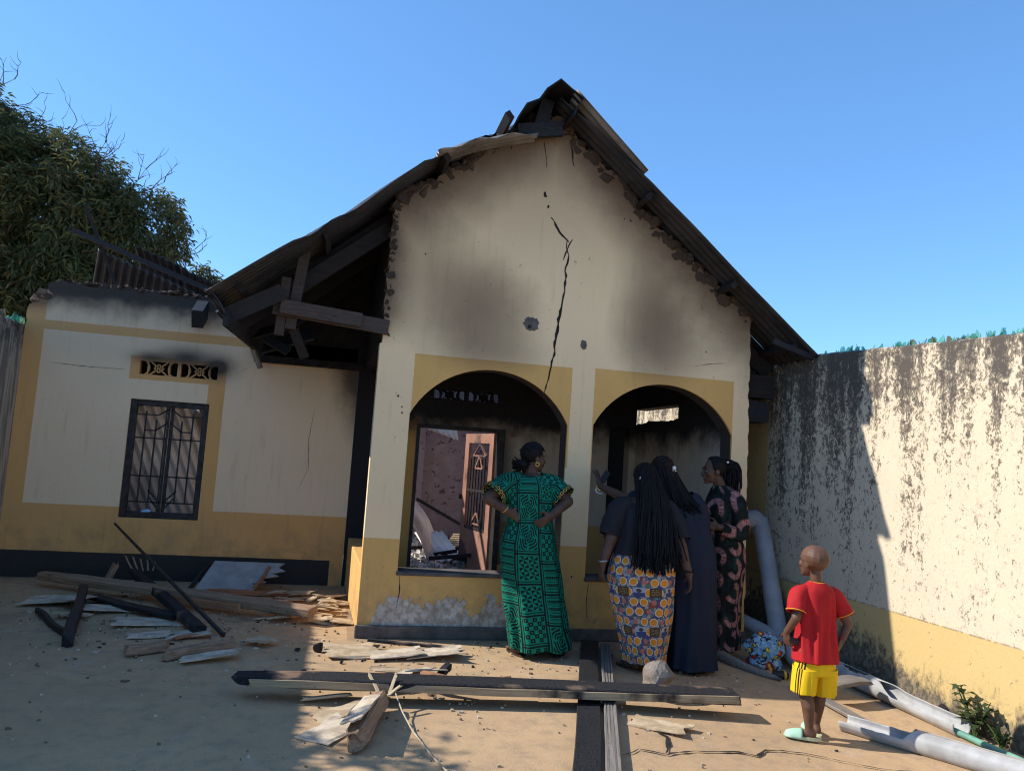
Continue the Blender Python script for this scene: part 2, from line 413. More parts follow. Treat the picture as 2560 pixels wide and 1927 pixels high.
MT = dict(
    facade=facade_mat(), wing=wing_mat(), porch=porch_mat(), pink=pink_mat(), bound=boundary_mat(), left=leftwall_mat(), ground=ground_mat(),
    roof=roof_mat(), zinc=zinc_mat('bare_corrugated_iron', (.78, .72, .64), (.56, .51, .45), .35), zincdark=zinc_mat('heat_stained_iron', (.30, .27, .24), (.16, .14, .125), .8),
    wood=wood_mat('weathered_wood', (.36, .235, .15), (.20, .125, .075)), red=wood_mat('fresh_red_wood', (.36, .175, .085), (.25, .115, .055)),
    pale=wood_mat('pale_wood', (.55, .44, .28), (.40, .30, .18)), grey=wood_mat('grey_wood', (.24, .21, .18), (.13, .11, .095)),
    palec=wood_mat('pale_scorched_wood', (.40, .31, .19), (.28, .20, .12), .36), half=wood_mat('half_charred_wood', (.26, .17, .11), (.15, .095, .06), .62), char=wood_mat('charred_wood', (.05, .04, .035), (.02, .018, .018), .95, .6),
    smoke=wood_mat('smoked_timber', (.030, .024, .023), (.018, .015, .015)), beam=wood_mat('smoked_tie_beam', (.085, .060, .048), (.05, .036, .030)),
    brick=simple('sooty_mud_brick', (.10, .066, .044), (.045, .032, .024), 22, .95, bump=.8, bd=.012), rawbrick=simple('mud_brick', (.33, .20, .13), (.22, .13, .085), 22, .95, bump=.8, bd=.012),
    ply=simple('plywood_scrap', (.50, .385, .25), (.36, .26, .155), 9, .85, lo=.4, hi=.6), plyw=simple('painted_board_scrap', (.58, .48, .355), (.38, .305, .22), 8, .8, lo=.4, hi=.62),
    coal=simple('charcoal', (.008, .008, .009), (.03, .028, .03), 20, .55, bump=.9, bd=.02), iron=simple('black_iron', (.022, .019, .018), (.05, .04, .036), 14, .55, metal=.3),
    stone=simple('rough_stone', (.30, .245, .195), (.19, .15, .12), 7, .95, bump=.9, bd=.03), black=simple('deep_crack', (.012, .010, .009), (.03, .024, .02), 30, 1),
    pvc=simple('grey_pvc', (.40, .395, .385), (.30, .29, .275), 5, .45, bump=.12, lo=.42, hi=.66), pvcd=simple('weathered_grey_pvc', (.37, .375, .39), (.29, .29, .30), 4, .5, bump=.12),
    mint=simple('faded_green_pvc', (.17, .36, .27), (.12, .28, .21), 9, .55, bump=.2), base=simple('cement_plinth', (.14, .12, .105), (.07, .06, .055), 7, .95, bump=.6, obj=False, lo=.3, hi=.7),
    ash=simple('ash', (.66, .61, .56), (.20, .18, .165), 9, 1, bump=.8, bd=.02, lo=.4, hi=.6), string=simple('pale_twine', (.5, .42, .3), (.4, .33, .22), 60, .9),
)
def glass_mat():
    m = Mat('green_bottle_glass'); r = m.rnd()
    c = m.mix(r, (.14, .55, .36), (.45, .75, .58)); c = m.mix(r.gt(.86), c, (.35, .22, .08))
    return m.out(c, .08, spec=.5, Transmission_Weight=.75, IOR=1.5)
MT['glass'] = glass_mat()
def weather_door():
    m = Mat('heat_bleached_steel_door'); p = m.geo(); n1 = m.noise(p, 3.5, 6, .6); n2 = m.noise(p, 30, 5, .7)
    c = m.mix(n1.ss(.3, .7), (.36, .185, .125), (.25, .12, .085)); c = m.mix(n2.ss(.58, .66)*.6, c, (.13, .07, .05))
    c = m.mix(m.noise(p, 2.2, 5).ss(.56, .66)*.8, c, (.035, .027, .026))
    return m.out(c, .7, n2, .3, .004)
MT['door'] = weather_door()

# ------------------------------------------------------------------ the yard
def ground():
    xs = [-60, -30, -14, -8]+[-4+.25*i for i in range(37)]+[8, 14, 30, 60]
    ys = [-30, -12, -4, 0, 1.5]+[2.5+.2*i for i in range(23)]+[8, 10, 14, 20, 40, 90]
    vs_ = [(x, y, gz(x, y) + (0.006*mnoise.noise(Vector((x*1.3, y*1.3, 0))) if -4.2 < x < 5.2 and 2 < y < 6.5 else 0)) for y in ys for x in xs]; n = len(xs)
    fs = [(j*n+i, j*n+i+1, (j+1)*n+i+1, (j+1)*n+i) for j in range(len(ys)-1) for i in range(n-1)]
    o = link('ground', mesh(vs_, fs, True), MT['ground']); tag(o, 'dusty worn concrete yard strewn with debris', 'ground', kind='structure'); return o
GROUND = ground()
def ribbon(name, pts, w, mat, parent, normal, jag=.5, seed=1):
    """an open crack: a jagged, tapering dark strip"""
    rnd = random.Random(seed); P = []
    for a, b in zip(pts, pts[1:]):
        a, b = Vector(a), Vector(b); k = max(2, int((b-a).length/.035))
        for i in range(k): P.append(a.lerp(b, i/k))
    P.append(Vector(pts[-1])); nrm = Vector(normal); L = len(P); vs_ = []
    for i, p in enumerate(P):
        d = (P[min(i+1, L-1)]-P[max(i-1, 0)]).normalized(); sd_ = d.cross(nrm).normalized()
        t = math.sin(math.pi*min(max((i+.4)/L, 0.02), .98))**.5; ww = w*t*(1-jag+2*jag*rnd.random())
        off = sd_*(mnoise.noise(Vector((i*.33, seed, 0)))*w*1.1+(rnd.random()-.5)*w*.4)
        vs_ += [p+off-sd_*ww/2, p+off+sd_*ww/2]
    fs = [(2*i, 2*i+1, 2*i+3, 2*i+2) for i in range(L-1)]
    return link(name, mesh(vs_, fs), mat, parent)
def gcrack(pts, w, seed):
    ribbon('crack', [(x, y, gz(x, y)+.010) for x, y in pts], w, MT['black'], GROUND, (0, 0, 1), .6, seed)
gcrack([(1.62, 4.03), (1.75, 4.10), (1.89, 4.04), (2.05, 4.08), (2.23, 4.08), (2.35, 4.09), (2.43, 4.03), (2.54, 4.13), (2.76, 4.10), (2.95, 3.98)], .016, 1)
gcrack([(2.06, 4.50), (1.98, 4.40), (2.01, 4.30), (1.95, 4.18), (1.89, 4.05)], .022, 2)
gcrack([(2.95, 3.98), (3.1, 3.88), (3.3, 3.84)], .008, 4)
# ------------------------------------------------------------------ the burned house
HOUSE = empty('burned_house', (0.3, 6.6, 0))
tag(HOUSE, 'burned cream and ochre house with two front arches, soot stains and a scorched iron roof', 'house')
HOUSE.location = (0, 0, 0)
def arch(x0, x1, zs, zt, sill, n=26):
    c = (x0+x1)/2; h = (x1-x0)/2; r = zt-zs; Rr = (h*h+r*r)/(2*r); a0 = math.asin(h/Rr)
    pts = [(x0, sill), (x0, zs)]
    for i in range(1, n): 
        a = -a0+2*a0*i/n; pts.append((c+Rr*math.sin(a), zt-Rr+Rr*math.cos(a)))
    return pts+[(x1, zs), (x1, sill)]
edge = [(.30, 3.70), (.33, 3.76), (.42, 3.84), (.62, 3.92), (.67, 4.01), (.83, 4.10), (.91, 4.19), (1.03, 4.30), (1.17, 4.43), (1.31, 4.54), (1.48, 4.60), (1.63, 4.71), (1.80, 4.71),
        (1.88, 4.58), (2.0, 4.46), (2.12, 4.37), (2.22, 4.29), (2.38, 4.23), (2.48, 4.09), (2.6, 3.93), (2.9, 3.70), (3.14, 3.50), (3.44, 3.27), (3.69, 3.12), (3.75, 3.03)]
def rag(pts, step=.035, amp=.016, seed=3):
    rnd = random.Random(seed); out = []
    for (a, b), (c, d) in zip(pts, pts[1:]):
        L = math.hypot(c-a, d-b); k = max(1, int(L/step))
        for i in range(k):
            t = i/k; out.append((a+(c-a)*t+rnd.uniform(-amp, amp), b+(d-b)*t+rnd.uniform(-amp, amp)))
    out.append(pts[-1]); return out
left_side = rag([(.285, 2.46), (.285, 2.9), (.295, 3.3), (.30, 3.70)], .04, .010, 5)
right_side = rag([(3.75, 3.03), (3.76, 2.7), (3.755, 2.3), (3.77, 1.9), (3.775, 1.2), (3.785, .75)], .05, .008, 6)
outer = [(.27, 0), (.27, 2.46)]+left_side+rag(edge)[1:]+right_side[1:]+[(3.80, .45), (3.785, .38), (3.80, 0)]
A1 = arch(.57, 1.985, 1.88, 2.315, .54); A2 = arch(2.225, 3.60, 1.90, 2.325, .54)
fme = poly_wall(outer, [A1, A2], 6.6, 6.82)
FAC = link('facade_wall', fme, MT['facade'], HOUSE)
bm_ = MB(); bm_.box((.255, 6.565, 0), (3.81, 6.598, .105)); o = bm_.obj('plinth', MT['base'], FAC); bevel(o, .01)
for a, b in ((.56, 1.995), (2.215, 3.61)):
    bm_ = MB(); bm_.box((a, 6.585, .515), (b, 6.84, .548)); bevel(bm_.obj('sill', MT['base'], FAC), .008)
# cracks and knocked-off patches
YF = 6.597
def fcrack(pts, w, seed): ribbon('crack', [(x, YF, z) for x, z in pts], w, MT['black'], FAC, (0, -1, 0), .5, seed)
fcrack([(1.88, 3.58), (1.89, 3.39), (1.88, 3.13), (1.84, 2.79), (1.80, 2.4), (1.75, 2.13)], .020, 1)
fcrack([(1.715, 3.76), (1.78, 3.66), (1.89, 3.55)], .018, 2)
fcrack([(1.64, 3.99), (1.65, 3.94)], .030, 3); fcrack([(1.675, 3.87), (1.68, 3.84)], .024, 4)
fcrack([(1.93, 3.58), (1.87, 3.45), (1.85, 3.38)], .010, 5)
fcrack([(1.88, 4.62), (1.87, 4.44), (1.90, 4.27)], .016, 6); fcrack([(1.60, 4.46), (1.635, 4.3), (1.64, 4.22)], .008, 7)
fcrack([(.59, .52), (.60, .38), (.585, .25)], .007, 8); fcrack([(3.18, 2.52), (3.35, 2.56), (3.5, 2.58)], .004, 9); fcrack([(1.28, 4.46), (1.30, 4.34)], .008, 10)
fcrack([(2.26, .5), (2.25, .36), (2.262, .2)], .006, 11)
def patch(name, x, z, rx, rz, seed, mat):
    rnd = random.Random(seed); n = 22
    pts = [(x, YF-.004, z)]+[(x+rx*math.cos(2*math.pi*i/n)*rnd.uniform(.8, 1.1), YF, z+rz*math.sin(2*math.pi*i/n)*rnd.uniform(.8, 1.1)) for i in range(n)]
    return link(name, mesh(pts, [(0, 1+i, 1+(i+1) % n) for i in range(n)]), mat, FAC)
patch('cement_patch', 1.59, 2.76, .075, .07, 1, MT['base']); patch('cement_patch', 2.09, 2.62, .032, .045, 2, MT['base'])
patch('plaster_hole', 1.575, 2.735, .016, .018, 3, MT['black']).location.y = -.004
for i, (x, z, s) in enumerate([(.46, 2.02, .008), (.50, 1.93, .006), (.505, 1.88, .007), (2.52, 4.03, .013), (2.44, 4.05, .007), (2.48, 3.83, .008), (2.42, 3.84, .005), (.60, 3.28, .006), (2.1, .55, .007), (3.3, 2.67, .006)]):
    patch('plaster_hole', x, z, s, s*1.4, 20+i, MT['black'])
# broken bricks standing out along the burned gable edge
def chunk(seed, sx=1, sy=1, sz=1, rough=.16):
    bm = bmesh.new(); bmesh.ops.create_cube(bm, size=1); bmesh.ops.subdivide_edges(bm, edges=bm.edges[:], cuts=1, use_grid_fill=True)
    rnd = random.Random(seed)
    for v in bm.verts:
        v.co *= 1-.16*(abs(v.co.x*v.co.y)+abs(v.co.y*v.co.z)+abs(v.co.x*v.co.z))*1.6
        v.co += Vector((rnd.uniform(-1, 1), rnd.uniform(-1, 1), rnd.uniform(-1, 1)))*rough*.6
        v.co = Vector((v.co.x*sx, v.co.y*sy, v.co.z*sz))
    me = bpy.data.meshes.new('chunk'); bm.to_mesh(me); bm.free(); return me
CH = [chunk(i) for i in range(8)]
for c_ in CH: c_.materials.append(MT['brick'])
rnd = random.Random(11)
def bricks_along(pts, step, size, parent, y, inward, mats=None, name='broken_brick', yj=.02):
    for (a, b), (c, d) in zip(pts, pts[1:]):
        L = math.hypot(c-a, d-b); k = max(1, round(L/step))
        for i in range(k):
            t = (i+rnd.random()*.6)/k; s = size*rnd.uniform(.6, 1.25)
            x = a+(c-a)*t+inward[0]*rnd.uniform(0, 1); z = b+(d-b)*t+inward[1]*rnd.uniform(-.2, 1)
            o = link(name, rnd.choice(CH), None, parent, (x, y+rnd.uniform(-yj, yj), z), (rnd.uniform(-.3, .3), rnd.uniform(-.9, .9), rnd.uniform(-.4, .4)), (s*1.35, .13, s))
bricks_along(edge[:12], .042, .085, FAC, 6.655, (.02, -.085), yj=.012)
bricks_along(edge[12:], .045, .090, FAC, 6.655, (-.02, -.085), yj=.012)
bricks_along([(.30, 2.52), (.31, 3.70)], .06, .05, FAC, 6.655, (.025, 0), yj=.012)
bricks_along([(1.50, 4.66), (1.85, 4.72)], .05, .10, FAC, 6.72, (0, .04))
bricks_along([(3.77, .72), (3.80, .42)], .06, .08, FAC, 6.70, (.015, 0))

# rear and side walls of the porch
def gable_back():
    o = [(.16, 0), (.16, 3.3), (.30, 3.68), (1.55, 4.70), (3.60, 3.10), (3.60, 0)]
    door = [(.88, .05), (.88, 1.885), (1.93, 1.885), (1.93, .05)]
    dark = [(3.25, .05), (3.25, 2.02), (3.52, 2.02), (3.52, .05)]
    holes = [door, dark]
    vents = [(1.03, 2.19, 1.86, 2.33)]
    for a, b, c, d in vents: holes.append([(a, b), (a, d), (c, d), (c, b)])
    return poly_wall(o, holes, 9.0, 9.18)
BACK = link('rear_wall', gable_back(), MT['porch'], HOUSE)
def vent(x0, z0, x1, z1, y0, y1, parent, mat, name='vent_block'):
    """pierced block: curved ends, crosses and a diamond, like the photo's ventilators"""
    v = MB(); h = z1-z0; w = (x1-x0)/2; t = .013; yc = (y0+y1)/2; d = y1-y0-.004
    for k in range(2):
        a = x0+k*w; z = (z0+z1)/2
        def b(p, q, th=t): v.bar((p[0], yc, p[1]), (q[0], yc, q[1]), d, th, up=(-(q[1]-p[1]), 0, (q[0]-p[0])))
        v.box((a, y0+.002, z0-.004), (a+.018, y1-.002, z1+.004)); v.box((a+w-.018, y0+.002, z0-.004), (a+w, y1-.002, z1+.004))
        for s, cx in ((1, a+.035), (-1, a+w-.035)):      # round-backed openings at both ends
            pts = [(cx+s*.085*math.cos(u)*.9, z+.5*h*math.sin(u)) for u in [(-1.57+3.14*i/8) for i in range(9)]]
            for p, q in zip(pts, pts[1:]): b(p, q)
        cx = a+w/2; s = w/2-.125
        b((cx-s-.02, z0), (cx+s+.02, z1)); b((cx-s-.02, z1), (cx+s+.02, z0))
        q = .045; b((cx-q, z), (cx, z+q), .014); b((cx, z+q), (cx+q, z), .014); b((cx+q, z), (cx, z-q), .014); b((cx, z-q), (cx-q, z), .014)
        v.box((cx-s-.030, y0+.004, z0), (cx-s-.020, y1-.004, z1)); v.box((cx+s+.020, y0+.004, z0), (cx+s+.030, y1-.004, z1))
    v.box((x0, y0+.006, z0-.003), (x1, y1-.006, z0+.014)); v.box((x0, y0+.006, z1-.014), (x1, y1-.006, z1+.003))
    return v.obj(name, mat, parent)
vent(1.03, 2.19, 1.86, 2.33, 9.0, 9.18, BACK, MT['porch'])
# right side wall of the porch, burned away to a ragged top under the roof
rp = [(6.82, 0), (6.82, 2.98), (7.78, 2.98), (7.80, 2.10)]+rag([(7.80, 2.10), (8.2, 2.085), (8.6, 2.10), (9.0, 2.07)], .05, .014, 9)[1:]+[(9.0, 0)]
SIDE = link('side_wall', poly_wall(rp, [], 3.60, 3.785, 'yz'), MT['porch'], HOUSE)
b_ = MB(); b_.box((3.593, 7.7, 2.26), (3.77, 9.1, 2.97)); b_.obj('lintel', MT['smoke'], HOUSE)
# left side: low parapet in the sun, sooty lintel above
v = MB(); v.add([(.272, 6.83, 0), (.475, 6.83, 0), (.40, 8.98, 0), (.195, 8.98, 0), (.272, 6.83, .54), (.475, 6.83, .54), (.40, 8.98, .54), (.195, 8.98, .54)],
      [(0,3,2,1),(4,5,6,7),(0,1,5,4),(1,2,6,5),(2,3,7,6),(3,0,4,7)])
bevel(v.obj('low_parapet', MT['facade'], HOUSE), .012)
v = MB(); v.add([(.29, 6.83, 2.46), (.47, 6.83, 2.46), (.40, 8.98, 2.46), (.22, 8.98, 2.46), (.29, 6.83, 3.6), (.47, 6.83, 3.75), (.40, 8.98, 3.7), (.22, 8.98, 3.55)],
      [(0,3,2,1),(4,5,6,7),(0,1,5,4),(1,2,6,5),(2,3,7,6),(3,0,4,7)])
v.obj('side_lintel', simple('soot_black', (.014, .013, .014), (.04, .034, .032), 12, .95, obj=False), HOUSE)
v = MB(); v.box((.49, 6.84, -.02), (3.59, 8.99, .06)); v.obj('porch_floor', MT['base'], HOUSE)

# wing wall to the left
def wing():
    top = rag([(-3.345, 2.60), (-3.34, 2.86), (-3.25, 2.90), (-3.235, 2.96), (-3.17, 2.97), (-3.165, 3.09), (-3.06, 3.125), (-2.74, 3.10), (-2.28, 3.12), (-1.8, 3.10), (-1.5, 3.10), (-1.0, 3.06), (.155, 3.0)], .06, .012, 13)
    o = [(-3.345, 0)]+top+[(.155, 0)]
    win = [(-2.235, .655), (-2.235, 1.93), (-1.43, 1.93), (-1.43, .655)]
    vn = [(-2.20, 2.19), (-2.20, 2.365), (-1.36, 2.365), (-1.36, 2.19)]
    return poly_wall(o, [win, vn], 9.0, 9.17)
WING = link('wing_wall', wing(), MT['wing'], HOUSE)
vent(-2.20, 2.19, -1.36, 2.365, 9.0, 9.06, WING, MT['wing'])
ribbon('crack', [(-1.28, 8.997, 2.20), (-1.22, 8.997, 2.28), (-1.12, 8.997, 2.33), (-1.05, 8.997, 2.38)], .007, simple('pale_crack', (.5, .44, .36), (.4, .34, .28), 30, .95), WING, (0, -1, 0), .4, 31)
ribbon('crack', [(-3.1, 8.997, 2.25), (-2.7, 8.997, 2.235), (-2.32, 8.997, 2.24)], .004, MT['black'], WING, (0, -1, 0), .5, 32)
ribbon('crack', [(-.30, 8.997, 1.95), (-.34, 8.997, 1.6), (-.31, 8.997, 1.3), (-.42, 8.997, 1.0)], .004, MT['black'], WING, (0, -1, 0), .5, 33)
bricks_along([(-3.30, 2.88), (-3.16, 2.98)], .07, .10, WING, 9.08, (0, .02), yj=.03)
for x in (-3.28, -3.21, -3.14):
    o = link('broken_brick', CH[3].copy(), None, WING, (x, 9.06, 2.93+(x+3.28)*.55), (0, .2, .1), (.10, .14, .075)); o.data.materials.clear(); o.data.materials.append(MT['rawbrick'])
bricks_along([(-3.1, 3.13), (-1.45, 3.11)], .075, .045, WING, 9.06, (0, .012), yj=.04)
# plaster ledge under the eave and a beam stub
v = MB(); v.box((-.92, 8.93, 2.50), (.15, 8.997, 2.70)); o = v.obj('plaster_ledge', MT['wing'], WING); bevel(o, .02)
v = MB(); v.bar((-1.60, 8.72, 2.82), (-1.60, 9.0, 2.98), .115, .20); v.obj('beam_stub', MT['char'], WING)

# steel window with its grille
def window():
    W = empty('window', (0, 0, 0), WING)
    x0, x1, z0, z1 = -2.235, -1.43, .655, 1.93; y = 9.02
    f = MB(); t = .065
    f.box((x0, y, z0), (x0+t, y+.07, z1)); f.box((x1-t, y, z0), (x1, y+.07, z1)); f.box((x0+t, y, z1-t), (x1-t, y+.07, z1)); f.box((x0+t, y, z0), (x1-t, y+.07, z0+t))
    bevel(f.obj('window_frame', MT['iron'], W), .006)
    xm = (x0+x1)/2
    def B(p, q, w=.016):
        b = MB(); b.bar((p[0], y+.03, p[1]), (q[0], y+.03, q[1]), .014, w, up=(-(q[1]-p[1]), 0, q[0]-p[0])); b.obj('grille_bar', MT['iron'], W)
    B((xm-.012, z0+t), (xm-.012, z1-t), .022); B((xm+.018, z0+t), (xm+.018, z1-t), .022)
    for s in (-1, 1):
        i = xm+s*.016; e = xm+s*(xm-x0-t)
        for fx in (.36, .70): B((lerp(i, e, fx), z0+.17), (lerp(i, e, fx), z1-(.12 if fx > .5 else .21)))
        for z in (z0+.17, z0+.45, z0+.86): B((i, z), (e, z))
        B((i, z1-.09), (i+s*.10, z1-.16)); B((i+s*.10, z1-.16), (e, z1-.16))
        B((i, z1-.24), (i+s*.12, z1-.33)); B((i+s*.12, z1-.33), (lerp(i, e, .72), z1-.33))
        B((i, z0+.08), (i+s*.11, z0+.22)); B((i, z0+.17), (lerp(i, e, .4), z0+.30))
    for s, a in ((-1, .14), (1, .14)):
        b = MB(); ex = xm+s*.03
        b.box((min(ex, ex+s*.012), y+.02, z0+t), (max(ex, ex+s*.012), y+.045, z1-t)); b.obj('casement_stile', MT['iron'], W)
window()
ps = MB(); ps.add([(-2.02, 8.995, .722), (-1.93, 9.0, .722), (-1.915, 9.03, .735), (-1.95, 9.035, .752), (-2.0, 9.03, .738)], [(0, 1, 2, 3, 4)]); po = ps.obj('paper_scrap', simple('pale_blue_paper', (.45, .58, .75), (.38, .5, .68), 12, .8)); solid(po, .002); tag(po, 'pale blue paper scrap on the sill of the grilled window', 'paper')

# ------------------------------------------------------------------ roof
XE, ZE, XR, ZR, XQ, ZQ = -1.07, 2.625, 1.56, 4.86, 4.24, 2.655
def sheet(name, fn, ns, nt, mat, parent, thick=.003, wave=.10, amp=.015):
    """corrugated sheet: fn(s, t) gives a point on the sheet's plane and the across-distance; waves run along s"""
    vs_ = []; P = {}
    for i in range(ns+1):
        for j in range(nt+1): P[i, j] = fn(i/ns, j/nt)
    for i in range(ns+1):
        for j in range(nt+1):
            p, d = P[i, j]
            a = P[min(i+1, ns), j][0]-P[max(i-1, 0), j][0]; b = P[i, min(j+1, nt)][0]-P[i, max(j-1, 0)][0]
            nr = a.cross(b).normalized(); vs_.append(p+nr*amp*math.sin(2*math.pi*d/wave))
    n = nt+1; fs = [(i*n+j, i*n+j+1, (i+1)*n+j+1, (i+1)*n+j) for i in range(ns) for j in range(nt)]
    o = link(name, mesh(vs_, fs, True), mat, parent); solid(o, thick); return o
yf_left = [(-1.08, 6.03), (-.45, 6.04), (-.05, 6.17), (.50, 6.22), (.80, 6.38), (1.03, 6.52), (1.56, 7.0)]
Yb = 9.05
cuts = [6.0, 6.92, 7.66, 8.38, Yb]
for k in range(4):
    def fl(s, t, k=k):
        x = lerp(XE-.05*(k == 1), XR-.02, s); z = lerp(ZE, ZR-.02, s); yf = interp(yf_left, x) if k == 0 else cuts[k]-.05
        y = lerp(yf, max(cuts[k+1], yf+.02), t)
        sag = -.028*math.sin(math.pi*min(1, max(0, (s-.05)/.55)))*(1-t if k == 0 else 0)
        lift = (.018*math.exp(-((x-.62)/.10)**2) if k == 0 else 0)*(1-t)
        curl = .045*sst(.75, 1.3, x)*(1-t)*(k == 0)
        z += sag+lift*.7-curl+.010*(k % 2)+.02*mnoise.noise(Vector((x*2, y*2, k)))
        return Vector((x, y, z)), y
    sheet('roof_sheet', fl, 48, 66, MT['roof'], HOUSE)
for k in range(4):
    def fr(s, t, k=k):
        x = lerp(XR+.12, XQ+.03*(k == 0), s); z = lerp(ZR-.06, ZQ, s); yf = (lerp(6.36, 6.24, sst(0, .35, s))) if k == 0 else cuts[k]-.05
        y = lerp(yf, cuts[k+1], t)
        z += -.02*math.sin(math.pi*s)*(1-t)*(k == 0)+.010*(k % 2)+.015*mnoise.noise(Vector((x*2, y*2, k+9)))
        return Vector((x, y, z)), y
    sheet('roof_sheet', fr, 48, 66, MT['roof'], HOUSE)
# loose pale sheet end by the ridge and curled flashing on the left rake
def fpal(s, t): 
    x = lerp(1.78, 2.48, s); return Vector((x, lerp(6.22, 6.55, t), 4.74-.80*(x-1.78)+.03*(1-s)*(1-t)+.045*(1-s))), lerp(0, .33, t)
tag(sheet('loose_roof_sheet', fpal, 12, 26, MT['zincdark'], HOUSE), 'loose pale grey iron sheet lifting beside the ridge')
def fcurl(s, t):
    x = lerp(.60, 1.50, s); y = lerp(6.12, 6.62, t)+.28*s
    z = 4.03+.58*(x-.6)-.24*max(0, x-.9)**1.5+.06*t*(1-s)
    return Vector((x, y, z)), y
tag(sheet('loose_roof_sheet', fcurl, 20, 40, MT['zincdark'], HOUSE), 'bare iron sheet peeled and curled at the top of the left slope')
# burned ridge cap standing open above the gable
def ridge():
    prof = [(1.27, 4.47), (1.34, 4.60), (1.45, 4.69), (1.52, 4.79), (1.63, 4.875), (1.74, 4.83), (1.84, 4.745), (1.80, 4.67), (1.75, 4.56)]
    rings = []; r_ = random.Random(4)
    for yy, k in ((6.24, 0), (6.42, .01), (6.8, .03), (7.6, .05), (9.0, .06)):
        rings.append([Vector((x+(0.01*r_.uniform(-1, 1)), yy+(.05*r_.uniform(-1, 1) if yy < 6.3 else 0), z+k+.008*r_.uniform(-1, 1))) for x, z in prof])
    n = len(prof); vs_ = [v for r in rings for v in r]
    fs = [(i*n+j, i*n+j+1, (i+1)*n+j+1, (i+1)*n+j) for i in range(len(rings)-1) for j in range(n-1)]
    o = link('ridge_cap', mesh(vs_, fs), MT['char'], HOUSE); solid(o, .012); return o
ridge()
v = MB(); v.bar((1.33, 6.50, 4.47), (1.74, 6.50, 4.56), .05, .13); v.bar((1.52, 6.52, 4.5), (1.6, 6.54, 4.82), .12, .05, up=(0, 1, 0)); v.obj('ridge_post', MT['char'], HOUSE)
# purlins (ends show at the rake), rafters, tie beam, struts
def slopeL(x): return lerp(ZE, ZR, (x-XE)/(XR-XE))
def slopeR(x): return lerp(ZR, ZQ, (x-XR)/(XQ-XR))
for x in (-.86, -.25, .68, 1.2):
    v = MB(); v.bar((x, 6.26, slopeL(x)-.055), (x, 9.0, slopeL(x)-.055), .05, .075, up=(-.64, 0, .77)); v.obj('purlin', MT['smoke'], HOUSE)
for x in (2.55, 3.42, 4.05):
    v = MB(); v.bar((x, 6.32, slopeR(x)-.055), (x, 9.0, slopeR(x)-.055), .05, .075, up=(.64, 0, .77)); v.obj('purlin', MT['smoke'], HOUSE)
for y in (6.92, 7.7, 8.5):
    for f, a, b in ((slopeL, XE+.16, XR), (slopeR, XR, XQ-.1)):
        v = MB(); v.bar((a, y, f(a)-.17), (b, y, f(b)-.17), .05, .15, up=(0, 0, 1)); v.obj('rafter', MT['smoke'], HOUSE)
v = MB(); v.bar((-.62, 6.50, 2.665), (.33, 6.58, 2.595), .045, .125); bevel(v.obj('tie_beam', MT['beam'], HOUSE), .004)
v = MB(); v.bar((-.56, 6.445, 2.665), (.10, 6.498, 2.622), .030, .118); bevel(v.obj('tie_beam', MT['beam'], HOUSE), .004)
v = MB(); v.bar((-.475, 6.56, 2.50), (-.41, 6.60, 3.18), .045, .085, up=(1, 0, 0)); v.obj('strut', MT['beam'], HOUSE)
v = MB(); v.bar((-.56, 6.56, 2.44), (-.54, 6.58, 2.93), .04, .075, up=(1, 0, 0)); v.obj('strut', MT['beam'], HOUSE)
v = MB(); v.bar((-.455, 6.62, 2.52), (-.35, 6.78, 2.30), .05, .075, up=(1, 0, 0)); v.obj('strut', MT['smoke'], HOUSE)
v = MB(); v.bar((-.95, 6.78, 2.50), (.29, 6.80, 3.52), .05, .13); v.obj('rafter', MT['smoke'], HOUSE)
v = MB(); v.bar((-.94, 6.30, 2.52), (-.55, 6.42, 2.78), .03, .13); v.obj('board', MT['smoke'], HOUSE)
GI = poly_wall([(-1.0, 2.44), (.46, 2.44), (.46, slopeL(.46)-.03), (-1.0, slopeL(-1.0)-.03)], [], 8.93, 8.975)
link('eave_gap_infill', GI, simple('eave_gap_black', (.016, .014, .014), (.03, .026, .025), 9, .95, obj=False), HOUSE)  # black board added to close the sky gap; stands for the dark roof interior
v = MB(); v.box((-2.6, 9.24, 2.05), (-1.0, 9.26, 2.75)); v.obj('vent_backing', simple('vent_backing_black', (.008, .007, .007), (.014, .012, .012), 9, 1, obj=False), HOUSE)  # black backing added behind the wing vents to darken their openings
# eave fascia: buckled corrugated strip hanging along the left eave
def ffas(s, t):
    p = Vector((-1.08, 6.04, 2.665)).lerp(Vector((-1.10, 8.2, 2.68)), s*.62); q = Vector((-.92, 6.10, 2.50)).lerp(Vector((-.80, 7.6, 2.50)), s*.62)
    v = p.lerp(q, t); v.z -= .06*s+.025*math.sin(7*s)*t-.035*math.sin(math.pi*t); return v, s*1.3
def swap(f): return lambda s, t: f(t, s)
sheet('eave_fascia', swap(ffas), 8, 80, MT['roof'], HOUSE, .004, .05, .008)
v = MB(); v.bar((-.92, 6.12, 2.47), (-.84, 7.5, 2.46), .04, .11); v.obj('fascia_board', MT['half'], HOUSE)
v = MB(); v.tube([(-1.08, 8.66, 2.83), (-1.03, 8.68, 2.66), (-.97, 8.7, 2.5), (-.90, 8.7, 2.35)], [.033, .036, .033, .030], 10); v.obj('hanging_pole', zinc_mat('scorched_tin', (.32, .25, .16), (.12, .09, .06), .9), HOUSE)
for i, (p, q, w) in enumerate([((-.80, 7.1, 2.50), (-.42, 6.9, 2.62), .20), ((-.74, 7.2, 2.40), (-.30, 7.1, 2.56), .22), ((-.70, 7.0, 2.46), (-.50, 7.0, 2.36), .12)]):
    v = MB(); v.bar(p, q, w, .02, up=(0, -.6, .8)); v.obj('charred_board', MT['char'], HOUSE)
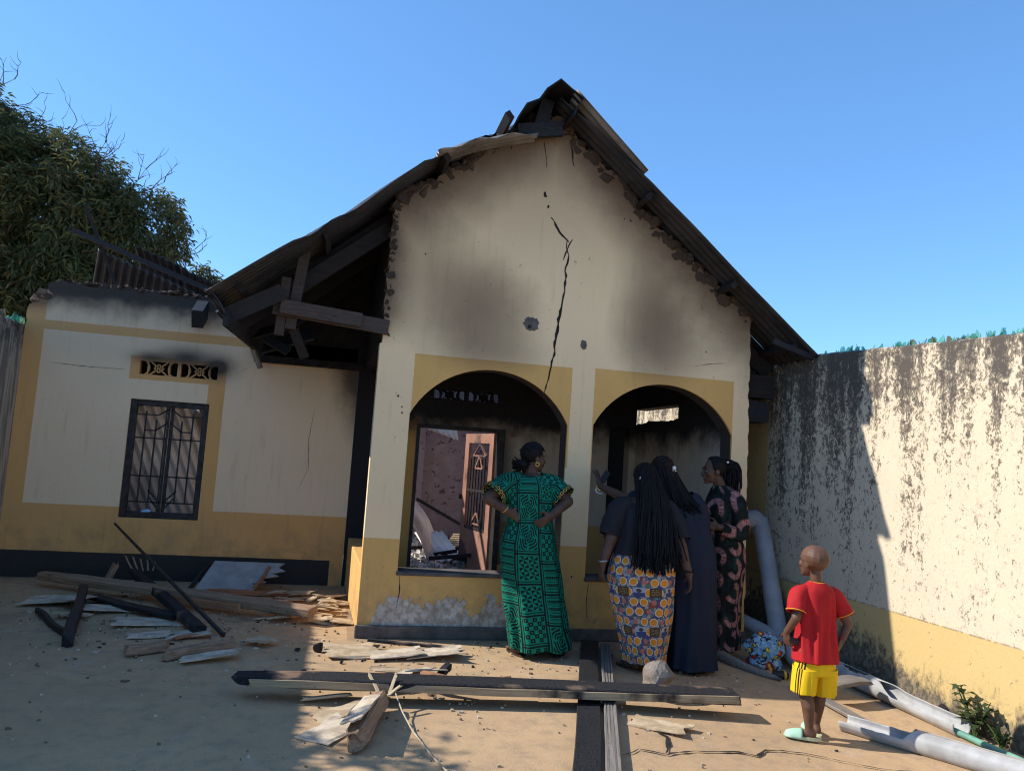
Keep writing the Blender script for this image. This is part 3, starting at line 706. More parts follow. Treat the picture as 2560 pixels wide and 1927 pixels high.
# right eave: end board and rubble under it
v = MB(); v.bar((3.80, 6.28, 2.78), (4.22, 6.28, 2.66), .03, .05); v.obj('eave_board', MT['smoke'], HOUSE)
v = MB(); v.box((3.79, 6.75, 2.30), (4.12, 6.95, 2.52)); v.obj('wall_plate', MT['smoke'], HOUSE)
v = MB(); v.box((3.79, 6.72, 2.06), (4.05, 6.98, 2.26)); v.obj('wall_plate', MT['char'], HOUSE)

# ------------------------------------------------------------------ roofless rooms behind
v = MB(); v.box((-3.30, 12.2, 0), (3.75, 12.4, 3.0)); v.obj('room_wall', MT['pink'], HOUSE)
v = MB(); v.box((-3.345, 9.18, 0), (-3.15, 12.19, 2.7)); v.obj('room_wall', MT['pink'], HOUSE)
v = MB(); v.box((2.45, 9.2, 0), (2.62, 12.19, 2.6)); v.obj('room_wall', MT['pink'], HOUSE)
v = MB(); v.box((1.18, 11.9, 0), (1.30, 12.19, 2.6)); v.obj('wall_pier', MT['pink'], HOUSE)
v = MB(); v.box((-3.1, 9.19, .0), (3.6, 12.19, .03)); v.obj('room_floor', MT['ash'], HOUSE)
v = MB(); v.box((3.24, 9.2, 0), (3.60, 9.26, 2.2)); v.obj('board', MT['char'], HOUSE)
# door frame and the open steel door
def door():
    D = empty('door', (0, 0, 0), HOUSE)
    f = MB(); f.box((.875, 8.985, .05), (.915, 9.19, 1.89)); f.box((1.87, 8.985, .05), (1.935, 9.19, 1.89)); f.box((.915, 8.985, 1.845), (1.87, 9.19, 1.89)); f.obj('door_frame', MT['iron'], D)
    # leaf hinged at the right jamb, swung well into the room
    hx, hy = 1.86, 9.2; dx, dy = Vector((-.215, .97, 0)).normalized().xy
    L = .92
    def at(u, z, o=0): return Vector((hx+dx*u-dy*o*-1, hy+dy*u-dx*o, z))
    def plate(u0, u1, z0, z1, th, name, mat):
        p = MB(); n = Vector((-dy, dx, 0))*th/2; a, b = Vector((hx+dx*u0, hy+dy*u0, 0)), Vector((hx+dx*u1, hy+dy*u1, 0))
        c = [a-n, b-n, b+n, a+n]; p.add([(q.x, q.y, z0) for q in c]+[(q.x, q.y, z1) for q in c], [(0,3,2,1),(4,5,6,7),(0,1,5,4),(1,2,6,5),(2,3,7,6),(3,0,4,7)])
        return p.obj(name, mat, D)
    plate(.0, L, .06, .62, .035, 'kick_panel', MT['door']); plate(.0, .12, .62, 1.84, .04, 'door_stile', MT['door']); plate(L-.13, L, .62, 1.84, .04, 'door_stile', MT['door'])
    plate(.12, L-.13, 1.72, 1.84, .04, 'door_rail', MT['door']); plate(.12, L-.13, 1.10, 1.13, .03, 'door_rail', MT['iron']); plate(.12, L-.13, .62, .66, .03, 'door_rail', MT['iron'])
    for i in range(7):
        u = .17+i*.092; plate(u, u+.016, .66, 1.52+(.06 if i % 2 else 0), .016, 'grille_bar', MT['iron'])
    def tri(u0, u1, z0, z1):
        for (a, b) in (((u0, z0), ((u0+u1)/2, z1)), (((u0+u1)/2, z1), (u1, z0)), ((u0, z0), (u1, z0))):
            p = MB(); p.bar((hx+dx*a[0], hy+dy*a[0], a[1]), (hx+dx*b[0], hy+dy*b[0], b[1]), .02, .02); p.obj('grille_bar', MT['door'], D)
    tri(.25, .65, 1.56, 1.71); tri(.33, .57, 1.40, 1.56); tri(.3, .6, .70, .84)
    p = MB(); p.box((hx+dx*L-.06, hy+dy*L-.01, .98), (hx+dx*L, hy+dy*L+.03, 1.04)); p.obj('lock', MT['iron'], D)
door()
# ------------------------------------------------------------------ boundary walls with broken glass
def wall_grid(y0, y1, zb, ztop, x, face, thick, seed, step=.08):
    """plastered wall along y with a slightly uneven face and a rough crest"""
    ny = int((y1-y0)/step); nz = 24; m = MB(); F = []; n = ny+1
    def crest(y): return ztop(y)+.012*mnoise.noise(Vector((y*3, seed, 0)))+.010*mnoise.noise(Vector((y*14, seed, 3)))
    cols = []
    for i in range(ny+1):
        y = lerp(y0, y1, i/ny); c = []
        for j in range(nz+1):
            z = lerp(zb, crest(y)-.015, j/nz); c.append(Vector((x-face*(.006*mnoise.noise(Vector((y*1.1, z*1.1, seed)))+.002*mnoise.noise(Vector((y*7, z*7, seed)))), y, z)))
        zt = crest(y)
        c += [Vector((x-face*.02, y, zt)), Vector((x-face*thick*.5, y, zt+.012)), Vector((x-face*(thick-.02), y, zt)), Vector((x-face*thick, y, zt-.02)), Vector((x-face*thick, y, zb))]
        cols.append(c)
    k = len(cols[0]); vs_ = [v for c in cols for v in c]; fs = [(i*k+j, (i+1)*k+j, (i+1)*k+j+1, i*k+j+1) for i in range(ny) for j in range(k-1)]
    fs += [tuple(range(k)), tuple(ny*k+j for j in reversed(range(k)))]
    return fixn(mesh(vs_, fs, False)), crest
def shard(seed):
    r_ = random.Random(seed); n = 7; rad = .045; vs_ = []
    base = [(-.5, 0), (-.55, .35), (-.3, .75+.3*r_.random()), (-.05, .5+.5*r_.random()), (.2, .55+.45*r_.random()), (.5, .3+.3*r_.random()), (.5, 0)]
    for t in (0, .06):
        for a, b in base:
            th = a*1.5; vs_.append(((1-t)*.5*math.sin(th), (1-t)*.5*(1-math.cos(th))+t, b-.1))
    fs = [tuple(range(n)), tuple(reversed(range(n, 2*n)))]+[(i, (i+1) % n, n+(i+1) % n, n+i) for i in range(n)]
    me = fixn(mesh(vs_, fs)); me.materials.append(MT['glass']); return me
SH = [shard(i) for i in range(6)]
def shards(parent, crest, xc, ys, seed, spread=.07, smin=.05, smax=.10):
    r_ = random.Random(seed)
    for y in ys:
        s = r_.uniform(smin, smax)
        link('glass_shard', r_.choice(SH), None, parent, (xc+r_.uniform(-spread, spread), y, crest(y)+.004), (r_.uniform(-.35, .35), r_.uniform(-.35, .35), r_.uniform(0, 6.28)), (s, s*.9, s))
me, cr = wall_grid(2.0, 11.8, -.15, lambda y: 2.345+.0565*min(y, 6.3), 4.25, -1, .20, 3)
RW = tag(link('boundary_wall', me, MT['bound']), 'mould-streaked cream and ochre boundary wall topped with broken green glass beside the boy', 'wall')
r_ = random.Random(5); ys = []; y = 3.7
while y < 6.7:
    dens = mnoise.noise(Vector((y*1.7, 4, 0)))
    y += r_.uniform(.012, .035)*(1 if dens > -.12 else 3.2); ys.append(y)
shards(RW, cr, 4.33, ys, 8, .06, .030, .072)
me, cl = wall_grid(2.6, 9.02, -.05, lambda y: 2.63, -3.35, 1, .20, 7)
LW = tag(link('boundary_wall', me, MT['left']), 'stained grey boundary wall topped with broken glass beside the wing window', 'wall')
r_ = random.Random(15); ys = []; y = 3.6
while y < 9.0: y += r_.uniform(.02, .06); ys.append(y)
shards(LW, cl, -3.43, ys, 18, .06, .05, .10)
hole = MB(); hole.ell((4.243, 4.69, .02), (.012, .045, .035)); hole.obj('drain_hole', MT['black'], RW)

# ------------------------------------------------------------------ trees
def leaf_mat(name, a, b, c):
    m = Mat(name); r = m.geo('Random Per Island'); p = m.geo(); n = m.noise(p, .8, 3, .5)
    col = m.mix(r, a, b); col = m.mix((n*.6+r*.4).ss(.55, .7)*.8, col, c)
    m.out(col, .5, spec=.35)
    tr = m.nt.nodes.new('ShaderNodeBsdfTranslucent'); m.put(tr.inputs[0], col); mx = m.nt.nodes.new('ShaderNodeMixShader'); mx.inputs[0].default_value = .35
    out = [n_ for n_ in m.nt.nodes if n_.type == 'OUTPUT_MATERIAL'][0]
    m.nt.links.new(m.b.outputs[0], mx.inputs[1]); m.nt.links.new(tr.outputs[0], mx.inputs[2]); m.nt.links.new(mx.outputs[0], out.inputs[0]); return m.mat
MT['mango'] = leaf_mat('mango_leaves', (.075, .098, .045), (.135, .155, .068), (.27, .22, .085))
MT['fresh'] = leaf_mat('fresh_leaves', (.05, .10, .03), (.09, .15, .045), (.12, .17, .05))
MT['bark'] = simple('bark', (.10, .075, .055), (.05, .04, .03), 12, .95, bump=.8, bd=.03)
def leaf_mesh(spots, per, ln, wd, rnd, droop=.7):
    vs_, fs = [], []
    for p, out in spots:
        for k in range(per):
            a = rnd.uniform(0, 6.283); d = Vector((math.cos(a), math.sin(a), rnd.uniform(-droop-.5, .35)))+out*.5; d.normalize()
            s = d.cross(Vector((0, 0, 1))); 
            if s.length < .05: s = Vector((1, 0, 0))
            s.normalize(); L = ln*rnd.uniform(.65, 1.25); w = wd*rnd.uniform(.7, 1.2)
            st = p+Vector((rnd.gauss(0, .06), rnd.gauss(0, .06), rnd.gauss(0, .06)))
            m_ = st+d*L*.5; e = st+d*L+Vector((0, 0, -L*.28)); i = len(vs_)
            vs_ += [st, m_+s*w, e, m_-s*w]; fs += [(i, i+1, i+2), (i, i+2, i+3)]
    return mesh(vs_, fs)
def twigs(m, p, d, L, r, rnd, depth):
    q = p; pts = [p]; dd = d
    for i in range(4):
        dd = (dd+Vector((rnd.gauss(0, .22), rnd.gauss(0, .22), rnd.gauss(.04, .2)))).normalized(); q = q+dd*L/4; pts.append(q)
        if depth > 0 and i > 0 and rnd.random() < .85:
            twigs(m, q, (dd+Vector((rnd.gauss(0, .7), rnd.gauss(0, .7), rnd.gauss(.2, .5)))).normalized(), L*.5, r*.6, rnd, depth-1)
    m.tube(pts, [r*(1-.18*i) for i in range(len(pts))], 4)
def big_tree():
    rnd = random.Random(21); T = empty('mango_tree', (-9.2, 17.5, 0))
    tag(T, 'large dark green mango tree behind the wing of the house', 'tree')
    base = Vector((-9.2, 17.5, 0))
    lobes = [((-9.6, 17.5, 6.2), (3.4, 2.6, 3.0)), ((-7.3, 17.0, 5.9), (1.9, 1.7, 2.0)), ((-5.95, 16.8, 5.65), (1.7, 1.3, 1.9)), ((-4.50, 16.8, 5.75), (1.15, .95, .95)), ((-7.9, 16.8, 4.0), (2.2, 1.6, 1.7)),
             ((-5.2, 17.0, 4.3), (1.25, 1.1, 1.0)), ((-3.4, 18.2, 4.95), (.6, .5, .42)), ((-10.5, 17, 4.2), (2.6, 2, 2.2)), ((-2.75, 18.2, 4.78), (.32, .3, .26)), ((-7.9, 16.6, 7.3), (1.0, 1.0, .9))]
    spots = []
    for c, r in lobes:
        c = Vector(c); n = int(1250*(r[0]*r[2])**.85)
        for _ in range(n):
            d = Vector((rnd.gauss(0, 1), rnd.gauss(0, 1), rnd.gauss(0, 1))).normalized(); f = rnd.random()**.28
            f *= 1+.20*mnoise.noise(Vector((d.x*2.3, d.y*2.3, d.z*2.3))+c)
            p = c+Vector((d.x*r[0], d.y*r[1], d.z*r[2]))*f
            if mnoise.noise(p*1.25) < -.26: continue
            if p.x < -12.5 or p.y > 18.6: continue
            spots.append((p, d))
    link('crown', leaf_mesh([(p-base, d) for p, d in spots], 7, .165, .023, rnd), MT['mango'], T)
    m = MB(); m.tube([(0, 0, 0), (.1, 0, 1.5), (.0, .1, 3)], [.42, .34, .3], 10)
    for c, r in lobes[:8]:
        e = Vector(c)-base; m.tube([(0, .1, 2.7), (e.x*.4, e.y*.4, 2.7+(e.z-2.7)*.55), tuple(e)], [.2, .13, .04], 7)
    m.obj('trunk', MT['bark'], T)
    t = MB()
    for s in ((-7.45, 16.6, 7.9), (-6.3, 16.4, 6.95), (-6.1, 16.4, 6.9), (-5.3, 16.4, 6.3), (-5.0, 16.4, 6.1), (-4.7, 16.3, 6.15), (-7.0, 16.5, 7.3), (-5.6, 16.4, 6.6), (-4.0, 16.4, 5.0)):
        for _ in range(2): twigs(t, Vector(s)-base+Vector((0, 0, -.25)), Vector((rnd.uniform(.1, .8), -.1, rnd.uniform(.4, 1))).normalized(), rnd.uniform(.7, 1.2), .017, rnd, 2)
    t.obj('bare_twigs', MT['bark'], T)
big_tree()
def side_tree():
    """small tree beyond the left wall; only its frond shadows reach the picture"""
    rnd = random.Random(5); T = empty('young_tree', (-4.3, 5.0, 0)); tag(T, 'young tree beyond the stained boundary wall, seen by its shadow on the yard', 'tree')
    m = MB(); m.tube([(0, 0, 0), (.1, .0, 1.4), (.25, .05, 2.6)], [.06, .045, .03], 7); spots = []
    for a, b, z in ((.95, -.12, 3.20), (.75, .18, 3.38), (.5, -.35, 3.15)):
        pts = [Vector((.25, .05, 2.5)).lerp(Vector((a, b, z)), t)+Vector((0, 0, .18*math.sin(math.pi*t))) for t in (0, .35, .7, 1)]
        m.tube(pts, [.02, .014, .009, .004], 5)
        for i in range(16): spots.append((pts[1].lerp(pts[3], rnd.random()), Vector((.4, 0, 0))))
    m.obj('trunk', MT['bark'], T); link('crown', leaf_mesh(spots, 4, .20, .022, rnd, .3), MT['fresh'], T)
side_tree()

# ------------------------------------------------------------------ collapsed roofing and ash in the roofless rooms
def loose_sheet(name, c, ux, uy, W, L, mat, label, bend=0, curl=0, ns=14, group=None, torn=0):
    """corrugated sheet centred at c, waves running along uy"""
    c, ux, uy = Vector(c), Vector(ux).normalized(), Vector(uy).normalized(); nz = ux.cross(uy)
    def f(s, t):
        j = torn*mnoise.noise(Vector((t*9, c.x, c.y)))*(1 if s > .5 else 0)
        return ux*(t-.5)*W + uy*((s-.5)*L+j*(s-.4)) + nz*(bend*math.sin(math.pi*s)+curl*s*s+.02*mnoise.noise(Vector((s*2, t*2, c.x)))), t*W
    def g(s, t): p, d = f(s, t); return p, d
    o = sheet(name, g, ns, max(20, int(W/.0095)), mat, None); o.location = c; tag(o, label, 'roof sheet', group); return o
GS = 'collapsed roof sheets'
loose_sheet('roof_sheet', (-2.22, 10.6, 3.12), (.93, .12, -.33), (-.22, .55, -.75), 2.1, .85, MT['roof'], 'blackened iron roof sheet collapsed above the wing wall', .03, .0, group=GS)
v = MB(); v.bar((-3.40, 10.15, 3.98), (-.9, 10.3, 3.14), .05, .06); tag(v.obj('fallen_rafter', MT['char']), 'charred rafter lying along the collapsed roof sheet above the wing wall', 'beam')
v = MB(); v.bar((-3.30, 10.2, 4.32), (-2.75, 10.3, 3.1), .03, .04); tag(v.obj('fallen_rafter', MT['smoke']), 'thin scorched lath standing up behind the wing wall', 'beam')
for i, (x, z, ln) in enumerate(((-2.5, 3.72, .7), (-1.95, 3.50, .6), (-1.4, 3.32, .7))):
    loose_sheet('roof_sheet', (x, 11.0, z), (.94, .2, -.33), (.1, .6, -.8), ln, .5, MT['roof'], ['torn dark sheet at the top of the collapsed wing roof', 'torn dark sheet in the middle of the collapsed wing roof', 'torn dark sheet at the low end of the collapsed wing roof'][i], .05, .04, 8, GS, .08)
loose_sheet('roof_sheet', (-2.02, 9.75, 1.25), (.92, .15, .38), (.36, .25, -.92), 1.0, 1.9, MT['zinc'], 'pale corrugated sheet leaning inside the grilled window', .04, 0, group=GS)
loose_sheet('roof_sheet', (-1.35, 10.05, 1.25), (.94, .1, .32), (.40, .3, -.90), .9, 1.5, MT['zincdark'], 'darker corrugated sheet leaning behind the right casement of the window', .04, 0, group=GS)
loose_sheet('roof_sheet', (1.02, 10.35, .62), (.25, .95, .1), (.62, -.1, -.78), 1.0, 1.05, MT['zinc'], 'bent corrugated sheet sliding onto the ash just inside the doorway', -.12, .0, group=GS)
loose_sheet('roof_sheet', (1.42, 10.3, .34), (.9, .35, .05), (.35, -.9, -.38), .42, .75, MT['zinc'], 'small corrugated sheet lying on the ash in the doorway', .02, .03, group=GS)
loose_sheet('roof_sheet', (1.5, 11.75, 2.02), (.9, .1, -.25), (.2, -.3, -.9), .55, .36, MT['zinc'], 'pale sheet end hanging at the top of the pink room wall', .0, .03, 8, GS)
v = MB(); v.bar((1.17, 11.3, .88), (2.0, 11.2, .46), .035, .045); tag(v.obj('fallen_rafter', MT['char']), 'charred pole leaning across the pink wall inside the doorway', 'beam')
for i in range(6):
    v = MB(); v.bar((1.55+.03*i, 10.5+.10*i, .33+.018*i), (2.12+.02*i, 10.45+.1*i, .35+.018*i), .075, .018)
    tag(v.obj('slat', MT['pale']), '%s pale slat from the front in the stack on the ash inside the doorway' % ('first', 'second', 'third', 'fourth', 'fifth', 'sixth')[i], 'slat', 'slats stacked on the ash')
def rubble():
    rnd = random.Random(3); m = MB()
    for i in range(620):
        x = rnd.uniform(.5, 2.4); y = 9.25+rnd.random()**1.0*2.9; s = rnd.uniform(.02, .09); h = .10+.16*mnoise.noise(Vector((x*2, y*2, 1)))+.09*sst(9.3, 11.5, y)
        me = CH[i % 8]; M = Matrix.Translation((x, y, max(.03, h))) @ Euler((rnd.uniform(0, 6), rnd.uniform(0, 6), rnd.uniform(0, 6))).to_matrix().to_4x4() @ Matrix.Diagonal((s*rnd.uniform(.7, 2.6), s, s*.7, 1))
        m.add([M @ v_.co for v_ in me.vertices], [list(p.vertices) for p in me.polygons])
    o = m.obj('ash_rubble', MT['ash']); tag(o, 'grey ash and burned rubble on the floor inside the doorway', 'rubble', kind='stuff')
    g = 22; vs_ = []; fs = []
    for j in range(g+1):
        for i in range(g+1):
            x = lerp(.3, 2.44, i/g); y = lerp(9.22, 12.15, j/g); vs_.append((x, y, max(.04, .09+.16*mnoise.noise(Vector((x*2, y*2, 1)))+.09*sst(9.3, 11.5, y))))
    fs = [(j*(g+1)+i, j*(g+1)+i+1, (j+1)*(g+1)+i+1, (j+1)*(g+1)+i) for j in range(g) for i in range(g)]
    tag(link('ash_bed', mesh(vs_, fs, True), MT['ash']), 'bed of pale ash covering the burned room floor', 'ash', kind='stuff')
    v = MB()
    for i in range(6):
        x = rnd.uniform(.95, 2.2); y = rnd.uniform(9.4, 11); a = rnd.uniform(-.6, .6); L = rnd.uniform(.12, .35)
        v.bar((x-L*math.cos(a), y-L*math.sin(a)*.5, .24), (x+L*math.cos(a), y+L*math.sin(a)*.5, .25+rnd.uniform(-.04, .06)), .05, .045)
    tag(v.obj('charred_sticks', MT['char']), 'charred sticks scattered through the ash inside the doorway', 'charcoal', kind='stuff')
rubble()

# ------------------------------------------------------------------ timber and board debris in the yard
def plank(name, p, q, w, h, mat, label, cat='plank', group=None, roll=0, splinter=(.05, .05), warp=.006, seed=0):
    p, q = Vector(p), Vector(q); d = q-p; L = d.length; rnd = random.Random(seed+int(L*1000)); n = max(6, int(L/.12)); c = min(w, h)*.12
    prof = [(-w/2+c, -h/2), (0, -h/2), (w/2-c, -h/2), (w/2, -h/2+c), (w/2, h/2-c), (w/2-c, h/2), (0, h/2), (-w/2+c, h/2), (-w/2, h/2-c), (-w/2, -h/2+c)]; k = len(prof); vs_ = []
    e0 = [rnd.random()*splinter[0] for _ in prof]; e1 = [rnd.random()*splinter[1] for _ in prof]
    for i in range(n+1):
        t = i/n
        for j, (a, b) in enumerate(prof):
            x = L*t+(e0[j] if i == 0 else 0)-(e1[j] if i == n else 0)
            nn = mnoise.noise(Vector((x*3, a*9+seed, b*9)))
            f = 1-.35*(splinter[0] > .08)*max(0, 1-t*6)-.35*(splinter[1] > .08)*max(0, 1-(1-t)*6)
            vs_.append((x, a*f+warp*math.sin(2.4*t*math.pi+seed)+nn*.004, b*(.6+.4*f)+warp*math.cos(1.7*t*math.pi+seed*2)+nn*.003))
    fs = [(i*k+j, (i+1)*k+j, (i+1)*k+(j+1) % k, i*k+(j+1) % k) for i in range(n) for j in range(k)]+[tuple(reversed(range(k))), tuple(n*k+j for j in range(k))]
    o = link(name, fixn(mesh(vs_, fs)), mat)
    x = d.normalized(); y = Vector((0, 0, 1)).cross(x); y.normalize(); z = x.cross(y)
    o.matrix_world = Matrix.Translation(p) @ Matrix((x, y, z)).transposed().to_4x4() @ Matrix.Rotation(roll, 4, 'X')
    tag(o, label, cat, group); return o
def scrap(name, x, y, L, W, ang, mat, label, seed=0, z=None, tilt=0, th=.006, cat='board scrap', group=None, bendz=.02):
    """torn piece of sheet board lying on the ground"""
    rnd = random.Random(seed); pts = []
    cor = [(-.5, -.5), (.5, -.5), (.5, .5), (-.5, .5)]
    for (a, b), (c, d), jag in zip(cor, cor[1:]+cor[:1], (.03, .16, .07, .10)):
        k = rnd.randint(4, 8)
        for i in range(k):
            t = (i+(rnd.uniform(-.3, .3) if i else 0))/k; px, py = a+(c-a)*t, b+(d-b)*t; q = 1-rnd.random()*jag*2
            pts.append((px*q*L, py*q*W))
    n = len(pts); vs_ = [(a, b, bendz*math.sin(a/L*2.2+seed)+.012*mnoise.noise(Vector((a*8, b*8, seed)))) for a, b in pts]; vs_ += [(a, b, c-th) for a, b, c in vs_]
    tri = tessellate_polygon([[Vector((a, b, 0)) for a, b in pts]])
    fs = [tuple(t) for t in tri]+[tuple(i+n for i in reversed(t)) for t in tri]+[(i, (i+1) % n, n+(i+1) % n, n+i) for i in range(n)]
    zz = (gz(x, y)+.014+abs(bendz)*.9+abs(math.sin(tilt))*W*.5) if z is None else z
    o = link(name, fixn(mesh(vs_, fs)), mat, None, (x, y, zz), (tilt, 0, ang)); tag(o, label, cat, group); return o
# foreground
plank('charred_beam', (-.52, 5.06, .115), (2.70, 4.74, .10), .19, .062, MT['half'], 'long half-charred beam lying across the yard in front of the women', 'beam', splinter=(.10, .04), seed=2)
plank('pale_lath', (-.42, 4.953, .112), (2.68, 4.640, .098), .012, .046, MT['palec'], 'pale split edge strip along the near side of the long beam', 'lath', seed=6, warp=.003)
plank('charred_board', (2.24, 6.42, .028), (1.18, 3.30, .022), .145, .044, MT['char'], 'wide charred board lying under the long beam and pointing at the arches', 'board', splinter=(.03, .03), seed=3, warp=.003)
gb = plank('grooved_board', (2.34, 6.30, .030), (1.315, 3.28, .024), .082, .046, MT['grey'], 'grey grooved board lying beside the wide charred board', 'board', splinter=(.03, .03), seed=4, warp=.003)
for i in range(4):
    plank('batten', (0, 0, 0), (1, 0, 0), .012, .008, MT['grey'], None, None, seed=30+i, splinter=(0, 0), warp=.001)
    o = COL.objects[-1]
    o.matrix_world = Matrix.Identity(4); o.parent = gb; o.location = (.03, -.030+i*.02, .0225); o.scale = (3.1, 1, 1)
plank('broken_timber', (.38, 4.84, .075), (.19, 4.08, .065), .11, .10, MT['wood'], 'short broken timber with white flaking boards in the foreground', 'timber', splinter=(.09, .13), seed=8, roll=.35)
scrap('board_scrap', .25, 4.42, .62, .13, 1.32, MT['plyw'], 'white flaking board stuck on top of the broken foreground timber', 3, z=.145, tilt=-.35, th=.008)
scrap('board_scrap', .10, 4.45, .42, .22, 1.0, MT['plyw'], 'torn white board on the shadow side of the broken timber', 5)
scrap('board_scrap', .16, 4.72, .40, .20, .5, MT['ply'], 'torn plywood piece just above the broken timber', 6)
plank('stick', (.22, 4.96, .04), (-.10, 4.93, .03), .03, .015, MT['pale'], 'pale splinter lying under the charred end of the long beam', 'stick', seed=12)
for i, (a, b) in enumerate((((.36, 4.80, .10), (.30, 4.98, .17)), ((.42, 4.78, .10), (.47, 4.92, .19)), ((.40, 4.70, .11), (.50, 4.80, .15)))):
    plank('splinter', a, b, .020, .008, MT['pale'], ['pale splinter rising from the left of the broken timber', 'pale splinter standing at the far end of the broken timber', 'pale splinter on the right of the broken timber'][i], 'splinter', 'splinters of the broken timber', splinter=(.02, .06), seed=40+i, warp=.001)
tw = MB(); tw.tube([(.46, 4.80, .10), (.49, 4.62, .05), (.53, 4.40, .02), (.60, 4.05, .012), (.66, 3.82, .012), (.70, 3.6, .012)], .0045, 6); tag(tw.obj('twine', MT['string']), 'pale twine trailing from the broken foreground timber', 'twine')
scrap('plywood_scrap', .24, 6.13, .46, .46, .15, MT['ply'], 'large tan plywood piece at the corner of the porch', 11, bendz=.03)
scrap('board_scrap', .55, 5.97, .42, .24, .1, MT['plyw'], 'white torn board beside the tan plywood by the porch', 12, z=.05)
scrap('board_scrap', .86, 5.98, .46, .26, -.08, MT['plyw'], 'cream torn board under the brown stick by the porch', 13, z=.04, bendz=.035)
plank('stick', (.34, 6.24, .075), (1.10, 6.06, .035), .045, .022, MT['half'], 'brown burned stick lying on torn boards by the porch', 'stick', splinter=(.02, .10), seed=14)
scrap('plywood_scrap', .46, 5.53, .24, .15, .3, MT['ply'], 'small tan plywood piece alone behind the long beam', 15)
for i, (x, y, L, W, a, m_) in enumerate(((.50, 5.26, .34, .24, .4, 'ply'), (.60, 5.28, .38, .15, .5, 'plyw'), (.68, 5.22, .30, .10, .2, 'plyw'))):
    scrap('board_scrap', x, y, L, W, a, MT[m_], ['tan board at the bottom of the heap behind the long beam', 'white board on the heap behind the long beam', 'narrow cream board at the near end of the heap'][i], 50+i, z=.05+.03*i, tilt=-.2, group='boards heaped behind the long beam')
plank('stick', (.76, 5.16, .06), (.86, 5.33, .13), .05, .05, MT['half'], 'short burned stub sticking up from the board heap', 'stick', seed=17)
bk = MB(); bk.tube([(.62, 5.22, .10), (.72, 5.10, .11), (.88, 5.02, .105), (1.05, 5.00, .11), (1.22, 5.0, .14)], [.028, .03, .02, .022, .008], 7); tag(bk.obj('bark_strip', MT['red']), 'curved reddish bark strip lying against the long beam', 'bark')
scrap('plywood_scrap', 2.04, 4.47, .40, .22, -.72, MT['ply'], 'jagged tan plywood piece by the ground crack', 18)
def lump(name, x, y, s, mat, label, cat, seed, z=0, sub=3, group=None):
    bm = bmesh.new(); bmesh.ops.create_icosphere(bm, subdivisions=sub, radius=1); rnd = random.Random(seed)
    pl = [(Vector((rnd.gauss(0, 1), rnd.gauss(0, 1), rnd.gauss(0, .8))).normalized(), rnd.uniform(.50, .80)) for _ in range(12)]
    for v_ in bm.verts:
        for n_, dd in pl:
            e = v_.co.dot(n_)-dd
            if e > 0: v_.co -= n_*e*.9
        v_.co += v_.co.normalized()*.07*mnoise.noise(v_.co*2.5+Vector((seed, 0, 0)))
        v_.co = Vector((v_.co.x*s[0], v_.co.y*s[1], v_.co.z*s[2]))
    me = bpy.data.meshes.new(name); bm.to_mesh(me); bm.free()
    o = link(name, me, mat, None, (x, y, gz(x, y)+s[2]*.80+z), (0, 0, seed)); tag(o, label, cat, group); return o
lump('stone', 2.30, 5.14, (.19, .15, .15), MT['stone'], 'grey-brown rough stone on the ground at the feet of the women', 'stone', 4)
lump('charcoal_lump', -.02, 6.12, (.045, .045, .05), MT['coal'], 'large charcoal lump on sunlit ground left of the porch', 'charcoal', 5, sub=2)
for i, (x, y, s, lb) in enumerate(((-.17, 6.13, .022, 'charcoal bit on the shadow edge left of the large lump'), (.15, 5.80, .018, 'charcoal bit below the tan plywood'), (.30, 5.86, .012, 'tiny charcoal bit between plywood and beam'), (1.10, 5.72, .014, 'tiny charcoal bit right of the plywood scraps'), (1.35, 6.3, .015, 'charcoal bit at the feet of the woman in green'))):
    lump('charcoal_lump', x, y, (s, s*1.3, s), MT['coal'], lb, 'charcoal', 20+i, sub=1, group='charcoal bits on the yard')
# left heap
plank('old_plank', (-2.86, 8.60, .10), (-.09, 7.02, .12), .13, .075, MT['wood'], 'long weathered plank on top of the heap under the wing window', 'plank', splinter=(.35, .04), seed=21, roll=.15)
plank('old_plank', (-1.42, 7.62, .085), (-.72, 7.26, .085), .03, .07, MT['red'], 'reddish batten nailed along the near side of the long weathered plank', 'plank', seed=22)
rodm = MB(); rodm.tube([(-2.22, 8.86, .60), (-1.5, 7.72, .31), (-.76, 6.54, .02)], [.012, .016, .018], 8); tag(rodm.obj('iron_rod', MT['iron']), 'thin dark rod leaning from the wing wall over the heap', 'rod')
plank('charred_beam', (-1.98, 8.72, .16), (-.93, 6.55, .045), .095, .07, MT['half'], 'burned beam crossing under the long weathered plank', 'beam', splinter=(.30, .03), seed=23)
plank('charred_beam', (-2.22, 8.05, .075), (-1.77, 6.17, .05), .075, .09, MT['char'], 'black charred beam with a pale end left of the heap', 'beam', splinter=(.02, .05), seed=24)
plank('charred_stick', (-2.34, 7.25, .03), (-1.86, 6.45, .03), .04, .045, MT['char'], 'thin charred stick at the far left of the heap', 'stick', splinter=(.03, .08), seed=25)
plank('charred_board', (-2.10, 7.83, .05), (-1.2, 7.02, .045), .12, .035, MT['char'], 'charred flat board under the middle of the heap', 'board', seed=26)
